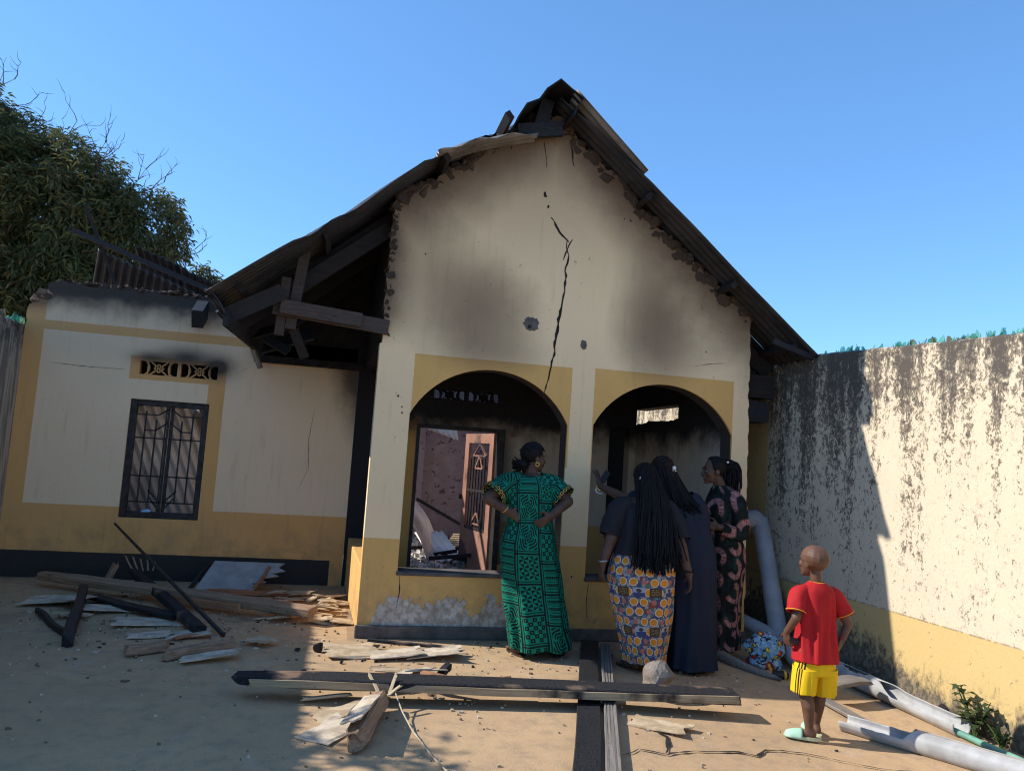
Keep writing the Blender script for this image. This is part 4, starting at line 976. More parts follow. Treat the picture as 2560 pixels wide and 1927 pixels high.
def lean_board():
    rnd = random.Random(2); pts = [(-1.30, 8.42, .02), (-.76, 8.40, .02)]
    jag = [(-.70, 8.45, .06), (-.76, 8.5, .09), (-.62, 8.52, .10), (-.68, 8.56, .13), (-.50, 8.60, .155), (-.58, 8.63, .175), (-.44, 8.66, .20), (-.52, 8.70, .225), (-.46, 8.76, .265)]
    pts += jag+[(-1.18, 8.78, .265)]
    n = len(pts); nv = Vector((0, -.55, .83)); P = [Vector(p) for p in pts]; vs_ = P+[p-nv*.012 for p in P]
    tri = tessellate_polygon([[Vector((p.x, p.y, 0)) for p in P]]); fs = [tuple(t) for t in tri]+[tuple(i+n for i in reversed(t)) for t in tri]+[(i, (i+1) % n, n+(i+1) % n, n+i) for i in range(n)]
    tag(link('ceiling_board', fixn(mesh(vs_, fs)), simple('dusty_white_board', (.36, .35, .34), (.27, .26, .25), 6, .8, obj=False)), 'grey-white ceiling board with a torn edge leaning at the base of the wing wall', 'board')
lean_board()
plank('charred_stick', (-1.20, 8.80, .27), (-1.36, 8.40, .02), .04, .03, MT['char'], 'charred batten along the left edge of the white ceiling board', 'stick', seed=27)
plank('red_batten', (-1.16, 8.30, .03), (-.14, 8.26, .035), .05, .045, MT['red'], 'reddish batten on the ground in front of the white ceiling board', 'batten', splinter=(.02, .10), seed=28)
plank('red_batten', (-.60, 8.72, .24), (-.72, 8.36, .05), .035, .02, MT['red'], 'short batten crossing the torn edge of the white ceiling board', 'batten', seed=29)
plank('pale_lath', (-1.28, 8.36, .035), (-.72, 8.36, .035), .02, .02, MT['plyw'], 'white edge strip along the foot of the ceiling board', 'lath', seed=31)
for i in range(5):
    a = (-1.93+.04*i, 8.60+.03*i, .15); plank('splinter', a, (a[0]-.13+.03*i, a[1]+.10, .32-.02*i), .016, .008, MT['wood'], '%s splinter from the left in the brush behind the long weathered plank' % ('first', 'second', 'third', 'fourth', 'fifth')[i], 'splinter', 'splinters behind the long plank', splinter=(.01, .08), seed=60+i, warp=.001)
plank('root_piece', (-2.16, 8.50, .02), (-2.08, 8.56, .27), .07, .05, MT['wood'], 'broken brown stub standing behind the long weathered plank', 'root', splinter=(.02, .12), seed=9)
for i, (x, y, L, W, a, m_, z, lb) in enumerate((
    (-2.36, 7.70, .52, .34, .1, 'plyw', None, 'white board lying left of the black charred beam'), (-2.12, 7.55, .30, .20, 1.2, 'plyw', .08, 'white board standing on edge beside the black charred beam'),
    (-1.86, 7.40, .42, .26, .4, 'plyw', None, 'white board under the charred flat board'), (-1.38, 6.98, .62, .30, .25, 'plyw', None, 'large pale torn board in the middle of the heap'), (-1.30, 6.55, .36, .20, .3, 'plyw', None, 'white torn board in front of the heap'),
    (-1.02, 6.56, .36, .24, .2, 'plyw', None, 'white torn board under the end of the burned beam'), (-.75, 5.86, .46, .15, .35, 'plyw', None, 'long white torn board beside the round log'), (-.46, 6.30, .26, .16, -.5, 'ply', None, 'small square board alone in the shade'),
    (-2.02, 7.12, .30, .10, .1, 'ply', None, 'narrow tan board left of the heap'))):
    scrap('board_scrap', x, y, L, W, a, MT[m_], lb, 70+i, z=z, group='boards scattered under the wing window')
plank('old_log', (-1.34, 5.93, .045), (-1.06, 6.12, .045), .07, .065, MT['wood'], 'short split log in the shade before the heap', 'log', splinter=(.02, .09), seed=41)
plank('old_log', (-1.14, 5.79, .04), (-.62, 6.13, .05), .07, .07, MT['wood'], 'longer split log in the shade before the heap', 'log', splinter=(.20, .05), seed=42)
plank('stick', (-1.12, 6.38, .02), (-.85, 6.55, .025), .03, .02, MT['red'], 'thin reddish stick between the logs and the heap', 'stick', seed=43)
rnd = random.Random(31)
for i in range(30):
    t = rnd.random(); x = rnd.uniform(-.50, .16); y = rnd.uniform(7.05, 8.25)
    if x > .1: y = max(y, 6.9)
    scrap('plywood_scrap', x, y, rnd.uniform(.10, .30), rnd.uniform(.07, .18), rnd.uniform(-.6, .6), MT['ply'], 'tan plywood fragment in the heap left of the porch parapet', 200+i, z=.03+rnd.random()*.07*sst(7.0, 7.6, y), tilt=rnd.uniform(-.2, .1), group='plywood fragments by the parapet')
def chips():
    rnd = random.Random(17); m = MB()
    for i in range(1700):
        x = rnd.uniform(-3.0, 3.2); y = rnd.uniform(3.7, 8.6)
        if x > .2 and y > 6.5: y = rnd.uniform(5.0, 6.5)
        if x > 1 and rnd.random() < .55: continue
        if rnd.random() > .25 and x < .3: x = rnd.gauss(-1.0, .9); y = rnd.gauss(6.9, .9)
        if x < -3.2 or (x > .2 and y > 6.5) or y > 8.9 or (x > 1 and y < 4.6 and i % 3): continue
        s = rnd.uniform(.003, .014)*(1 if rnd.random() < .88 else 2); a = rnd.uniform(0, 6.28); n = rnd.randint(3, 5); z = gz(x, y)+.006
        P = [Vector((x+s*rnd.uniform(.5, 1.4)*math.cos(a+6.28*k/n), y+s*rnd.uniform(.4, 1)*math.sin(a+6.28*k/n), z+rnd.uniform(.001, .006))) for k in range(n)]
        m.add(P+[Vector((p.x, p.y, z-.006)) for p in P], [tuple(range(n))]+[(k, k+n, (k+1) % n+n, (k+1) % n) for k in range(n)])
    mt = Mat('chips'); r = mt.geo('Random Per Island'); c = mt.mix(r.gt(.35), (.16, .11, .075), (.42, .31, .20)); c = mt.mix(r.gt(.8), c, (.52, .44, .34)); c = mt.mix(r.lt(.07), c, (.03, .028, .025))
    tag(m.obj('wood_chips', mt.out(c, .9)), 'small chips and flakes scattered over the yard', 'debris', kind='stuff')
chips()
# ------------------------------------------------------------------ people
def skin_mat(name, a, b):
    m = Mat(name); p = m.tc('Object'); n = m.noise(p, 14, 5, .6); f = m.noise(p, 160, 2, .5)
    return m.out(m.mix(n.ss(.3, .7), a, b), .56, f, .15, .003, spec=.3)
SK = skin_mat('dark_skin', (.105, .055, .036), (.075, .038, .025)); SKB = skin_mat('brown_skin', (.135, .066, .040), (.100, .048, .029))
HAIR = simple('black_hair', (.005, .005, .006), (.011, .010, .010), 60, .6, bump=.3, bd=.004, spec=.12); HAIRB = simple('brown_braids', (.018, .011, .009), (.008, .006, .006), 60, .6, bump=.3, bd=.004, spec=.15)
GOLD = simple('gold', (.75, .52, .16), (.65, .43, .12), 20, .3, metal=.9, bump=.05); PEARL = simple('pearl', (.75, .70, .64), (.68, .63, .58), 10, .25, bump=0)
SOLE = simple('sandal', (.05, .03, .022), (.03, .02, .016), 20, .7)
EYEW = simple('eye_white', (.30, .27, .25), (.26, .23, .21), 10, .5, bump=0, spec=.1)
def head_shapes(m, c, M, k=1.0, neck=None, nr=(.05, .056)):
    """head at c, turned by 3x3 M (local +y is where the face looks)"""
    def P(x, y, z): return Vector(c) + M @ (Vector((x, y, z))*k)
    def E(x, y, z, a, b, d): m.ell(P(x, y, z), (a*k, b*k, d*k), M)
    E(0, -.012, .030, .073, .094, .084); E(0, .030, -.018, .061, .062, .085); E(0, .042, -.062, .049, .046, .042); E(0, .072, -.094, .022, .02, .018)
    E(0, .078, .022, .052, .020, .012); E(.036, .064, -.026, .026, .024, .024); E(-.036, .064, -.026, .026, .024, .024)
    m.cap(P(0, .092, .006), .0085*k, P(0, .108, -.028), .0135*k); E(.013, .098, -.033, .011, .012, .009); E(-.013, .098, -.033, .011, .012, .009)
    E(0, .090, -.054, .026, .014, .0085); E(0, .087, -.069, .023, .013, .0085)
    for s in (-1, 1): E(s*.073, -.004, -.012, .010, .021, .032); E(s*.070, -.010, .0, .012, .012, .02)
    if neck is not None: m.cap(P(0, -.022, -.06), nr[0], neck, nr[1])
    return P
def hand(m, w, d, nrm, thumb, curl=.5, k=1.0, spread=.16):
    """palm and five fingers at wrist w, pointing along d; nrm is the palm side; thumb is the sideways direction of the thumb"""
    w, d, nrm = Vector(w), Vector(d).normalized(), Vector(nrm).normalized(); s = d.cross(nrm).normalized(); nrm = s.cross(d).normalized()
    if s.dot(Vector(thumb)) < 0: s = -s
    M = Matrix((s, d, nrm)).transposed()
    m.ell(w+d*.045*k, (.039*k, .050*k, .016*k), M); m.cap(w, .024*k, w+d*.03*k, .023*k)
    for i, (o, L) in enumerate(((.027, .070), (.009, .080), (-.010, .074), (-.027, .058))):
        p = w+d*.082*k+s*o*k; dd = (d+s*(o/.027)*spread*.6).normalized(); a = 0
        for j, (f, r) in enumerate(((.45, .0092), (.32, .0084), (.26, .0076))):
            a += curl*(.55, .8, .6)[j]; e = p+(dd*math.cos(a)+nrm*math.sin(a)).normalized()*L*f*k
            m.cap(p, r*k, e, r*.93*k, 8); p = e
    p = w+d*.022*k+s*.028*k; q = p+(d*.55+s*.75+nrm*.25).normalized()*.040*k; e = q+(d*.85+s*.25+nrm*(.2+curl*.4)).normalized()*.032*k
    m.cap(p, .0135*k, q, .0105*k, 8); m.cap(q, .0105*k, e, .0085*k, 8)
def foot(m, ankle, d, k=1.0):
    a = Vector(ankle); d = Vector((d[0], d[1], 0)).normalized(); s = Vector((d.y, -d.x, 0)); z0 = a.z-.07*k
    m.cap(a, .036*k, (a.x-d.x*.02, a.y-d.y*.02, z0+.032*k), .034*k); m.cap((a.x-d.x*.02, a.y-d.y*.02, z0+.03*k), .031*k, (a.x+d.x*.10*k, a.y+d.y*.10*k, z0+.026*k), .034*k)
    for i, o in enumerate((-.028, -.012, .002, .015, .027)): 
        p = a+d*(.115-.008*i)*k+s*o*k; m.cap((p.x, p.y, z0+.018*k), (.014 if i == 0 else .010)*k, (p.x+d.x*.035*k, p.y+d.y*.035*k, z0+.014*k), (.012 if i == 0 else .009)*k, 8)
def sole(parent, ankle, d, mat, strap=None, k=1.0):
    a = Vector(ankle); d = Vector((d[0], d[1], 0)).normalized(); s = Vector((d.y, -d.x, 0)); z = a.z-.078*k; m = MB(); n = 20; pts = []
    for i in range(n):
        t = 2*math.pi*i/n; l = math.cos(t); w = math.sin(t); u = .045+.135*l; ww = (.045 if l > 0 else .037)*w*(1-.12*l*l)
        pts.append(a+d*u*k+s*ww*k)
    m.add([(p.x, p.y, z-.014*k) for p in pts]+[(p.x, p.y, z+.008*k) for p in pts], [tuple(reversed(range(n))), tuple(range(n, 2*n))]+[(i, (i+1) % n, n+(i+1) % n, n+i) for i in range(n)])
    m.obj('sandal', mat, parent)
    if strap:
        t = MB(); f = a+d*.125*k
        for w in (-1, 1): t.tube([(f.x, f.y, z+.045*k), tuple(Vector((a.x, a.y, z+.05*k))+d*.085*k+s*w*.03*k), tuple(Vector((a.x, a.y, z+.012*k))+d*.05*k+s*w*.045*k)], .006*k, 6)
        t.obj('sandal_strap', strap, parent)
def catmull(rows, n):
    out = []; K = len(rows)
    for i in range(n+1):
        t = i/n*(K-1); k = min(int(t), K-2); f = t-k
        p = [rows[max(0, min(K-1, k+j))] for j in (-1, 0, 1, 2)]
        out.append([.5*((2*b)+(c-a)*f+(2*a-5*b+4*c-d)*f*f+(3*b-a-3*c+d)*f*f*f) for a, b, c, d in zip(*p)])
    return out
class Cloth:
    def __init__(s): s.v, s.f, s.uv = [], [], []
    def grid(s, P, UV, nr, nc):
        o = len(s.v); s.v += P; s.uv += UV
        for i in range(nr):
            for j in range(nc): a = o+i*(nc+1)+j; s.f.append((a, a+1, a+nc+2, a+nc+1))
    def body(s, rows, n=72, seg=64, fold=None, seed=0, circ=1.5):
        """rows: (z, cx, cy, rx, ry, fold depth)"""
        R_ = catmull(rows, seg); P, UV = [], []
        for z, cx, cy, rx, ry, fd in R_:
            for j in range(n+1):
                th = 2*math.pi*j/n; c_, s_ = math.cos(th), math.sin(th)
                ph = 1.6*mnoise.noise(Vector((c_*1.2+seed, s_*1.2, z*1.4)))
                g = fd*(math.sin(th*7+ph*3+seed)+.6*math.sin(th*13+ph*5+z*3)+.9*mnoise.noise(Vector((c_*2.6+seed, s_*2.6, z*3.5))))
                P.append(Vector((cx+(rx+g)*c_, cy+(ry+g)*s_, z+.4*fd*math.sin(th*5+seed)))); UV.append((j/n*circ, z))
        s.grid(P, UV, seg, n); return s
    def sleeve(s, pts, rad, n=28, seg=22, fd=.004, seed=0, v0=0.0):
        rows = catmull([list(Vector(p))+[r] for p, r in zip(pts, rad)], seg); P, UV = [], []; L = 0; prev = None
        for i, (x, y, z, r) in enumerate(rows):
            p = Vector((x, y, z)); a = Vector(rows[max(0, i-1)][:3]); b = Vector(rows[min(seg, i+1)][:3]); d = (b-a).normalized()
            u = d.cross(Vector((0, 1, 0))); u.normalize(); w = d.cross(u)
            if prev is not None: L += (p-prev).length
            prev = p
            for j in range(n+1):
                th = 2*math.pi*j/n; g = fd*(math.sin(th*4+L*40+seed)+1.2*mnoise.noise(Vector((math.cos(th)*2+seed, math.sin(th)*2, L*22))))
                P.append(p+(u*math.cos(th)+w*math.sin(th))*(r+g)); UV.append((j/n*r*6.28, v0-L))
        s.grid(P, UV, seg, n); return s
    def obj(s, name, mat, parent, th=.004):
        me = mesh(s.v, s.f, True); l = me.uv_layers.new(name='UVMap')
        for lp in me.loops: l.data[lp.index].uv = s.uv[lp.vertex_index]
        o = link(name, me, mat, parent)
        if th: solid(o, th)
        return o
def rotz(a): return Matrix.Rotation(a, 3, 'Z')
def braids(parent, name, mat, starts, ends, rad, seed, mid=None, n=16, wig=.008):
    rnd = random.Random(seed); m = MB()
    for (a, b) in zip(starts, ends):
        a, b = Vector(a), Vector(b); c = mid(a, b) if mid else a.lerp(b, .4); pts = []; rr = []; ph = rnd.uniform(0, 6)
        for i in range(n+1):
            t = i/n; p = a*(1-t)**2+c*2*t*(1-t)+b*t*t
            pts.append(p+Vector((wig*math.sin(5*t+ph)*t, wig*math.cos(4*t+ph)*t, 0))); rr.append(rad*(1.0+.18*math.sin(t*95+ph))*(1-.45*max(0, t-.75)*4*.6))
        m.tube(pts, rr, 6)
    return m.obj(name, mat, parent, True)
def hair_cap(m, c, M, k=1.0, front=.055, low=-.055, grow=1.07):
    """scalp of hair over the skull, open at the face"""
    c = Vector(c); n = 40; rows = 22; P = []; F = []
    for i in range(rows+1):
        t = math.pi*.80*i/rows
        for j in range(n):
            a = 2*math.pi*j/n; x, y, z = math.sin(t)*math.cos(a), math.sin(t)*math.sin(a), math.cos(t)
            r = 1+.018*math.sin(j*math.pi*.9)+.02*mnoise.noise(Vector((x*6, y*6, z*6)))
            q = Vector((x*.0775*grow*r, -.012+y*.099*grow*r, .030+z*.088*grow*r))
            if q.y > front-max(0, -(q.z-.03))*1.0: # hairline: pull back into the skull on the face side
                q = Vector((q.x*.80, min(q.y, front)*.72, min(q.z, .075)*.85))
            P.append(c+M @ (q*k))
    F = [(i*n+j, (i+1)*n+j, (i+1)*n+(j+1) % n, i*n+(j+1) % n) for i in range(rows) for j in range(n)]
    m.add(P, F); return m
# ---- cloth prints
def print_green():
    m = Mat('green_block_print'); u, v, _ = m.sep(m.tc('UV')); nz = m.noise(m.comb(u, v, 0), 7, 3, .5)-.5
    u = u+nz*.012; v = v+nz*.010
    a = u/.205+.35; col = a.floor(); p = a.frac(); b = v/.235+col*.31; row = b.floor(); q = b.frac()
    mot = (col*2+row*3+(row*.5).floor()).mod(4)
    ln = p.lt(.075)+p.gt(.115)*p.lt(.155)+q.lt(.06)+q.gt(.10)*q.lt(.135)
    pp = (p-.19)/.78; qq = (q-.17)/.80; ins = pp.gt(0)*pp.lt(1)*qq.gt(0)*qq.lt(1)
    fx = (pp*2).frac()-.5; fy = (qq*3).frac()-.5; m0 = (fy.atan2(fx)*4).sin().gt(0)*fx.abs().max(fy.abs()).lt(.47)
    gx = pp*5; gy = qq*6; chk = (gx.floor()+gy.floor()).mod(2).gt(.5); dx = gx.frac()-.5; dy = gy.frac()-.5; m1 = chk*(dx*dx+dy*dy).gt(.035)
    f = (qq*3.4).frac(); dots = ((pp*9).frac()-.5).abs().lt(.22)*(f-.72).abs().lt(.05); m2 = (f.gt(.54)*f.lt(.9)*(1-dots)+f.gt(.14)*f.lt(.22)+f.gt(.33)*f.lt(.39)).clamp()
    ax = pp-.5; ay = qq-.5; dd = (ax*ax+ay*ay).sqrt(); an = ay.atan2(ax); m3 = ((dd*7.5+(an*4).sin()*.35).frac().gt(.42))*((an*2).sin().abs().gt(.25).max(dd.lt(.22)))
    k = (mot.eq(0)*m0+mot.eq(1)*m1+mot.eq(2)*m2+mot.eq(3)*m3)*ins+ln
    w = m.noise(m.tc('UV'), 900, 2, .5)
    c = m.mix(k.clamp(), m.mix(nz+.5, (.003, .20, .120), (.002, .165, .10)), (.006, .010, .010))
    return m.out(c, .85, w, .15, .002, spec=.2)
def print_trim():
    m = Mat('black_gold_trim'); u, v, _ = m.sep(m.tc('UV')); f = (u*26).frac()-.5; g = (v*26).frac()-.5
    r_ = (f*f+g*g).sqrt(); return m.out(m.mix((r_-.34).abs().lt(.09), (.008, .008, .008), (.45, .27, .04)), .7)
def print_skirt():
    m = Mat('orange_flower_print'); u, v, _ = m.sep(m.tc('UV')); nz = m.noise(m.comb(u, v, 0), 9, 3, .5)-.5; u = u+nz*.010; v = v+nz*.008
    s = .074; row = (v/s).floor(); a = u/s+(row.mod(2))*.5; col = a.floor(); p = a.frac()-.5; q = (v/s).frac()-.5
    an = q.atan2(p); r_ = (p*p+q*q).sqrt()*(1+(an*8).sin()*.05)
    bgc = m.voro(m.comb(u, v, 0), 46, 'F1', 'Color'); h, s2, l = m.sep(bgc)
    bg_ = m.mix(h.gt(.35), (.06, .07, .14), (.30, .28, .25)); bg_ = m.mix(h.gt(.62), bg_, (.10, .14, .09)); bg_ = m.mix(h.gt(.80), bg_, (.20, .06, .055)); bg_ = m.mix(h.gt(.9), bg_, (.12, .22, .35))
    c = m.mix(r_.lt(.47), bg_, (.055, .06, .16)); c = m.mix(r_.lt(.42), c, (.62, .56, .46)); c = m.mix(r_.lt(.345), c, (.62, .235, .022)); 
    odd = ((col+row*2).mod(3)).eq(2); c = m.mix(odd*r_.lt(.5), c, m.mix(r_.lt(.25), bg_, (.42, .13, .10)))
    band = (row+0).mod(4).eq(0)
    b = u/.118; bp = b.frac(); even = b.floor().mod(2).gt(.5); vq = (v/s).frac()
    inr = bp.gt(.12)*bp.lt(.88)*vq.gt(.04)*vq.lt(.96)
    txt = ((vq*6).frac().gt(.45))*(m.noise(m.comb(u*160, (vq*6).floor(), 0), 1, 1).gt(.48))*bp.gt(.2)*bp.lt(.8)*vq.gt(.15)*vq.lt(.85)
    pan = m.mix(txt, (.055, .032, .018), (.24, .18, .09))
    hx = bp-.5; hy = vq-.66; face = (hx*hx*1.6+hy*hy*1.1).sqrt().lt(.20); body_ = vq.lt(.46)*hx.abs().lt(.36)
    por = m.mix(body_, (.30, .34, .42), (.045, .06, .15)); por = m.mix(face, por, (.075, .045, .035))
    c = m.mix(band*inr, c, m.mix(even, por, pan))
    w = m.noise(m.tc('UV'), 900, 2, .5); return m.out(c, .85, w, .15, .002, spec=.2)
def print_tiedye():
    m = Mat('pink_green_tie_dye'); t = m.tc('UV'); u, v, _ = m.sep(t); nz = m.noise(t, 5, 4, .55)-.5; n2 = m.noise(t, 3, 3, .5)-.5
    s = .20; a = u/s+n2*.5; b = v/s+nz*.35; b2 = b+a.floor()*.43; p = a.frac()-.5; q = b2.frac()-.5; an = q.atan2(p); r_ = (p*p+q*q).sqrt()+nz*.10
    st = m.noise(m.comb(an*9, r_*2, a.floor()*3), 2.2, 3, .6)
    pk = r_.ss(.20, .26)*r_.ss(.50, .40)*st.ss(.42, .50)*((an+a.floor()*2.1).sin()*.5+.5+nz).ss(.12, .35)
    g = m.noise(t, 8, 4, .6)
    c = m.mix(g.ss(.45, .68), (.005, .007, .007), (.009, .028, .025)); c = m.mix(pk*.92, c, m.mix(st, (.50, .24, .22), (.36, .14, .14)))
    return m.out(c, .8, m.noise(t, 700, 2), .12, .002, spec=.2)
def plain_cloth(name, a, b, rough=.9):
    m = Mat(name); t = m.tc('UV'); n = m.noise(t, 6, 4, .6); w = m.noise(t, 700, 2, .5); return m.out(m.mix(n, a, b), rough, w, .15, .002, spec=.15)
PG, PT, PS, PD = print_green(), print_trim(), print_skirt(), print_tiedye()
CHAR = plain_cloth('charcoal_jersey', (.016, .016, .019), (.026, .025, .028)); NAVY = plain_cloth('navy_cloth', (.013, .017, .030), (.019, .024, .041))
RED = plain_cloth('red_jersey', (.42, .018, .020), (.35, .013, .016), .75)

# ---- woman in the green print dress
def woman_green():
    B = Vector((1.62, 6.10, gz(1.62, 6.10))); m = MB()
    hc = Vector((-.055, .02, 1.572)); HM = rotz(R(-74)) @ Matrix.Rotation(R(-4), 3, 'X'); nk = Vector((-.07, .0, 1.40))
    head_shapes(m, hc, HM, 1.02, nk, (.052, .062))
    sl, sr = Vector((-.235, .0, 1.355)), Vector((.085, .0, 1.355)); el, er = Vector((-.425, -.06, 1.225)), Vector((.225, -.08, 1.235)); wl, wr = Vector((-.265, -.115, 1.135)), Vector((.075, -.175, 1.125))
    m.cap((-.16, 0, 1.36), .08, (.02, 0, 1.36), .08); m.cap((-.07, 0, 1.34), .12, (-.06, 0, 1.05), .13); m.cap((-.14, 0, .9), .13, (.02, 0, .9), .13)
    for s, e, w in ((sl, el, wl), (sr, er, wr)): m.cap(s, .062, e, .050); m.cap(e, .050, w, .032)
    hand(m, wl, (.8, -.15, -.45), (.3, .8, -.1), (0, 0, 1), .45); hand(m, wr, (-.72, -.10, -.52), (-.1, .9, .1), (0, 0, 1), .40)
    fa, fb = Vector((-.09, .0, .085)), Vector((.235, -.02, .085))
    m.cap((-.12, 0, .85), .11, (-.10, 0, .48), .075); m.cap((-.10, 0, .48), .07, fa, .036); m.cap((.03, 0, .85), .11, (.15, 0, .48), .075); m.cap((.15, 0, .48), .07, fb, .036)
    foot(m, fa, (-.25, 1)); foot(m, fb, (.45, .9))
    o = link('person', blob(m, .0055, 4), SK, None, B); tag(o, 'woman in a green and black print dress with hands on hips, seen from behind', 'person')
    sole(o, fa, (-.25, 1), SOLE); sole(o, fb, (.45, .9), SOLE)
    c = Cloth(); c.body([(1.425, -.075, -.005, .085, .075, 0), (1.40, -.075, -.005, .150, .095, .001), (1.345, -.072, -.005, .205, .128, .003), (1.25, -.07, -.005, .205, .145, .006), (1.15, -.065, -.01, .195, .15, .007),
        (1.06, -.06, -.01, .180, .145, .008), (.95, -.06, -.01, .205, .175, .006), (.84, -.06, -.015, .228, .195, .005), (.6, -.02, -.01, .245, .19, .009), (.3, .035, -.005, .250, .215, .015), (.12, .07, 0, .250, .22, .018), (.065, .075, 0, .245, .215, .020)], seed=3)
    c.sleeve([(-.15, 0, 1.37), (-.25, -.005, 1.345), (-.335, -.03, 1.285), (-.378, -.045, 1.255)], [.085, .095, .100, .104], seed=1, v0=1.4)
    c.sleeve([(.0, 0, 1.37), (.10, -.005, 1.345), (.165, -.04, 1.29), (.197, -.06, 1.265)], [.085, .095, .100, .104], seed=2, v0=1.4)
    c.obj('dress', PG, o)
    t = Cloth(); t.sleeve([(-.352, -.035, 1.274), (-.365, -.04, 1.264), (-.388, -.05, 1.246)], [.1075, .108, .109], seg=6, seed=1); t.obj('sleeve_trim', PT, o, .002); t = Cloth(); t.sleeve([(.178, -.048, 1.281), (.188, -.054, 1.273), (.205, -.066, 1.258)], [.1075, .108, .109], seg=6, seed=2); t.obj('sleeve_trim', PT, o, .002)
    h = MB(); hair_cap(h, hc, HM, 1.02, .045); 
    for i in range(7):      # cornrows running to the bun
        a = R(-60+20*i); pts = []
        for j in range(9):
            t_ = R(20+13*j); q = Vector((math.sin(t_*.0+a)*.079*math.cos((j-4)*.12), .06-.02*j, .03+.093*math.cos((j-3.2)*.27)*math.cos(a))); pts.append(hc+HM @ (q*1.02))
        h.tube(pts, .007, 5)
    bun = hc+Vector((-.105, -.045, -.062)); rnd = random.Random(2); h.ell(bun, (.055, .048, .045))
    for i in range(42):
        d = Vector((rnd.gauss(-.45, .8), rnd.gauss(-.2, .6), rnd.gauss(-.1, .7))).normalized(); p = bun+d*.035; h.tube([p, p+d*.03+Vector((0, 0, -.006)), p+d*.045+Vector((-.008, 0, .004))], [.008, .007, .003], 5)
    h.obj('hair', HAIR, o, True)
    for s in (1,):
        e = hc+HM @ Vector((.078*1, -.004, -.055)); g = MB(); g.tube([e+HM @ Vector((.004, .017*math.cos(a), .017*math.sin(a))) for a in [i*6.283/16 for i in range(17)]], .0042, 8); g.obj('earring', GOLD, o, True)
    g = MB(); g.tube([wl+Vector((-.03, .01, .02))+Vector((.6, -.3, .75)).normalized()*.036*math.cos(a)+Vector((0, .93, .37)).normalized()*.036*math.sin(a) for a in [i*6.283/16 for i in range(17)]], .0045, 6); g.obj('bracelet', GOLD, o, True)
woman_green()

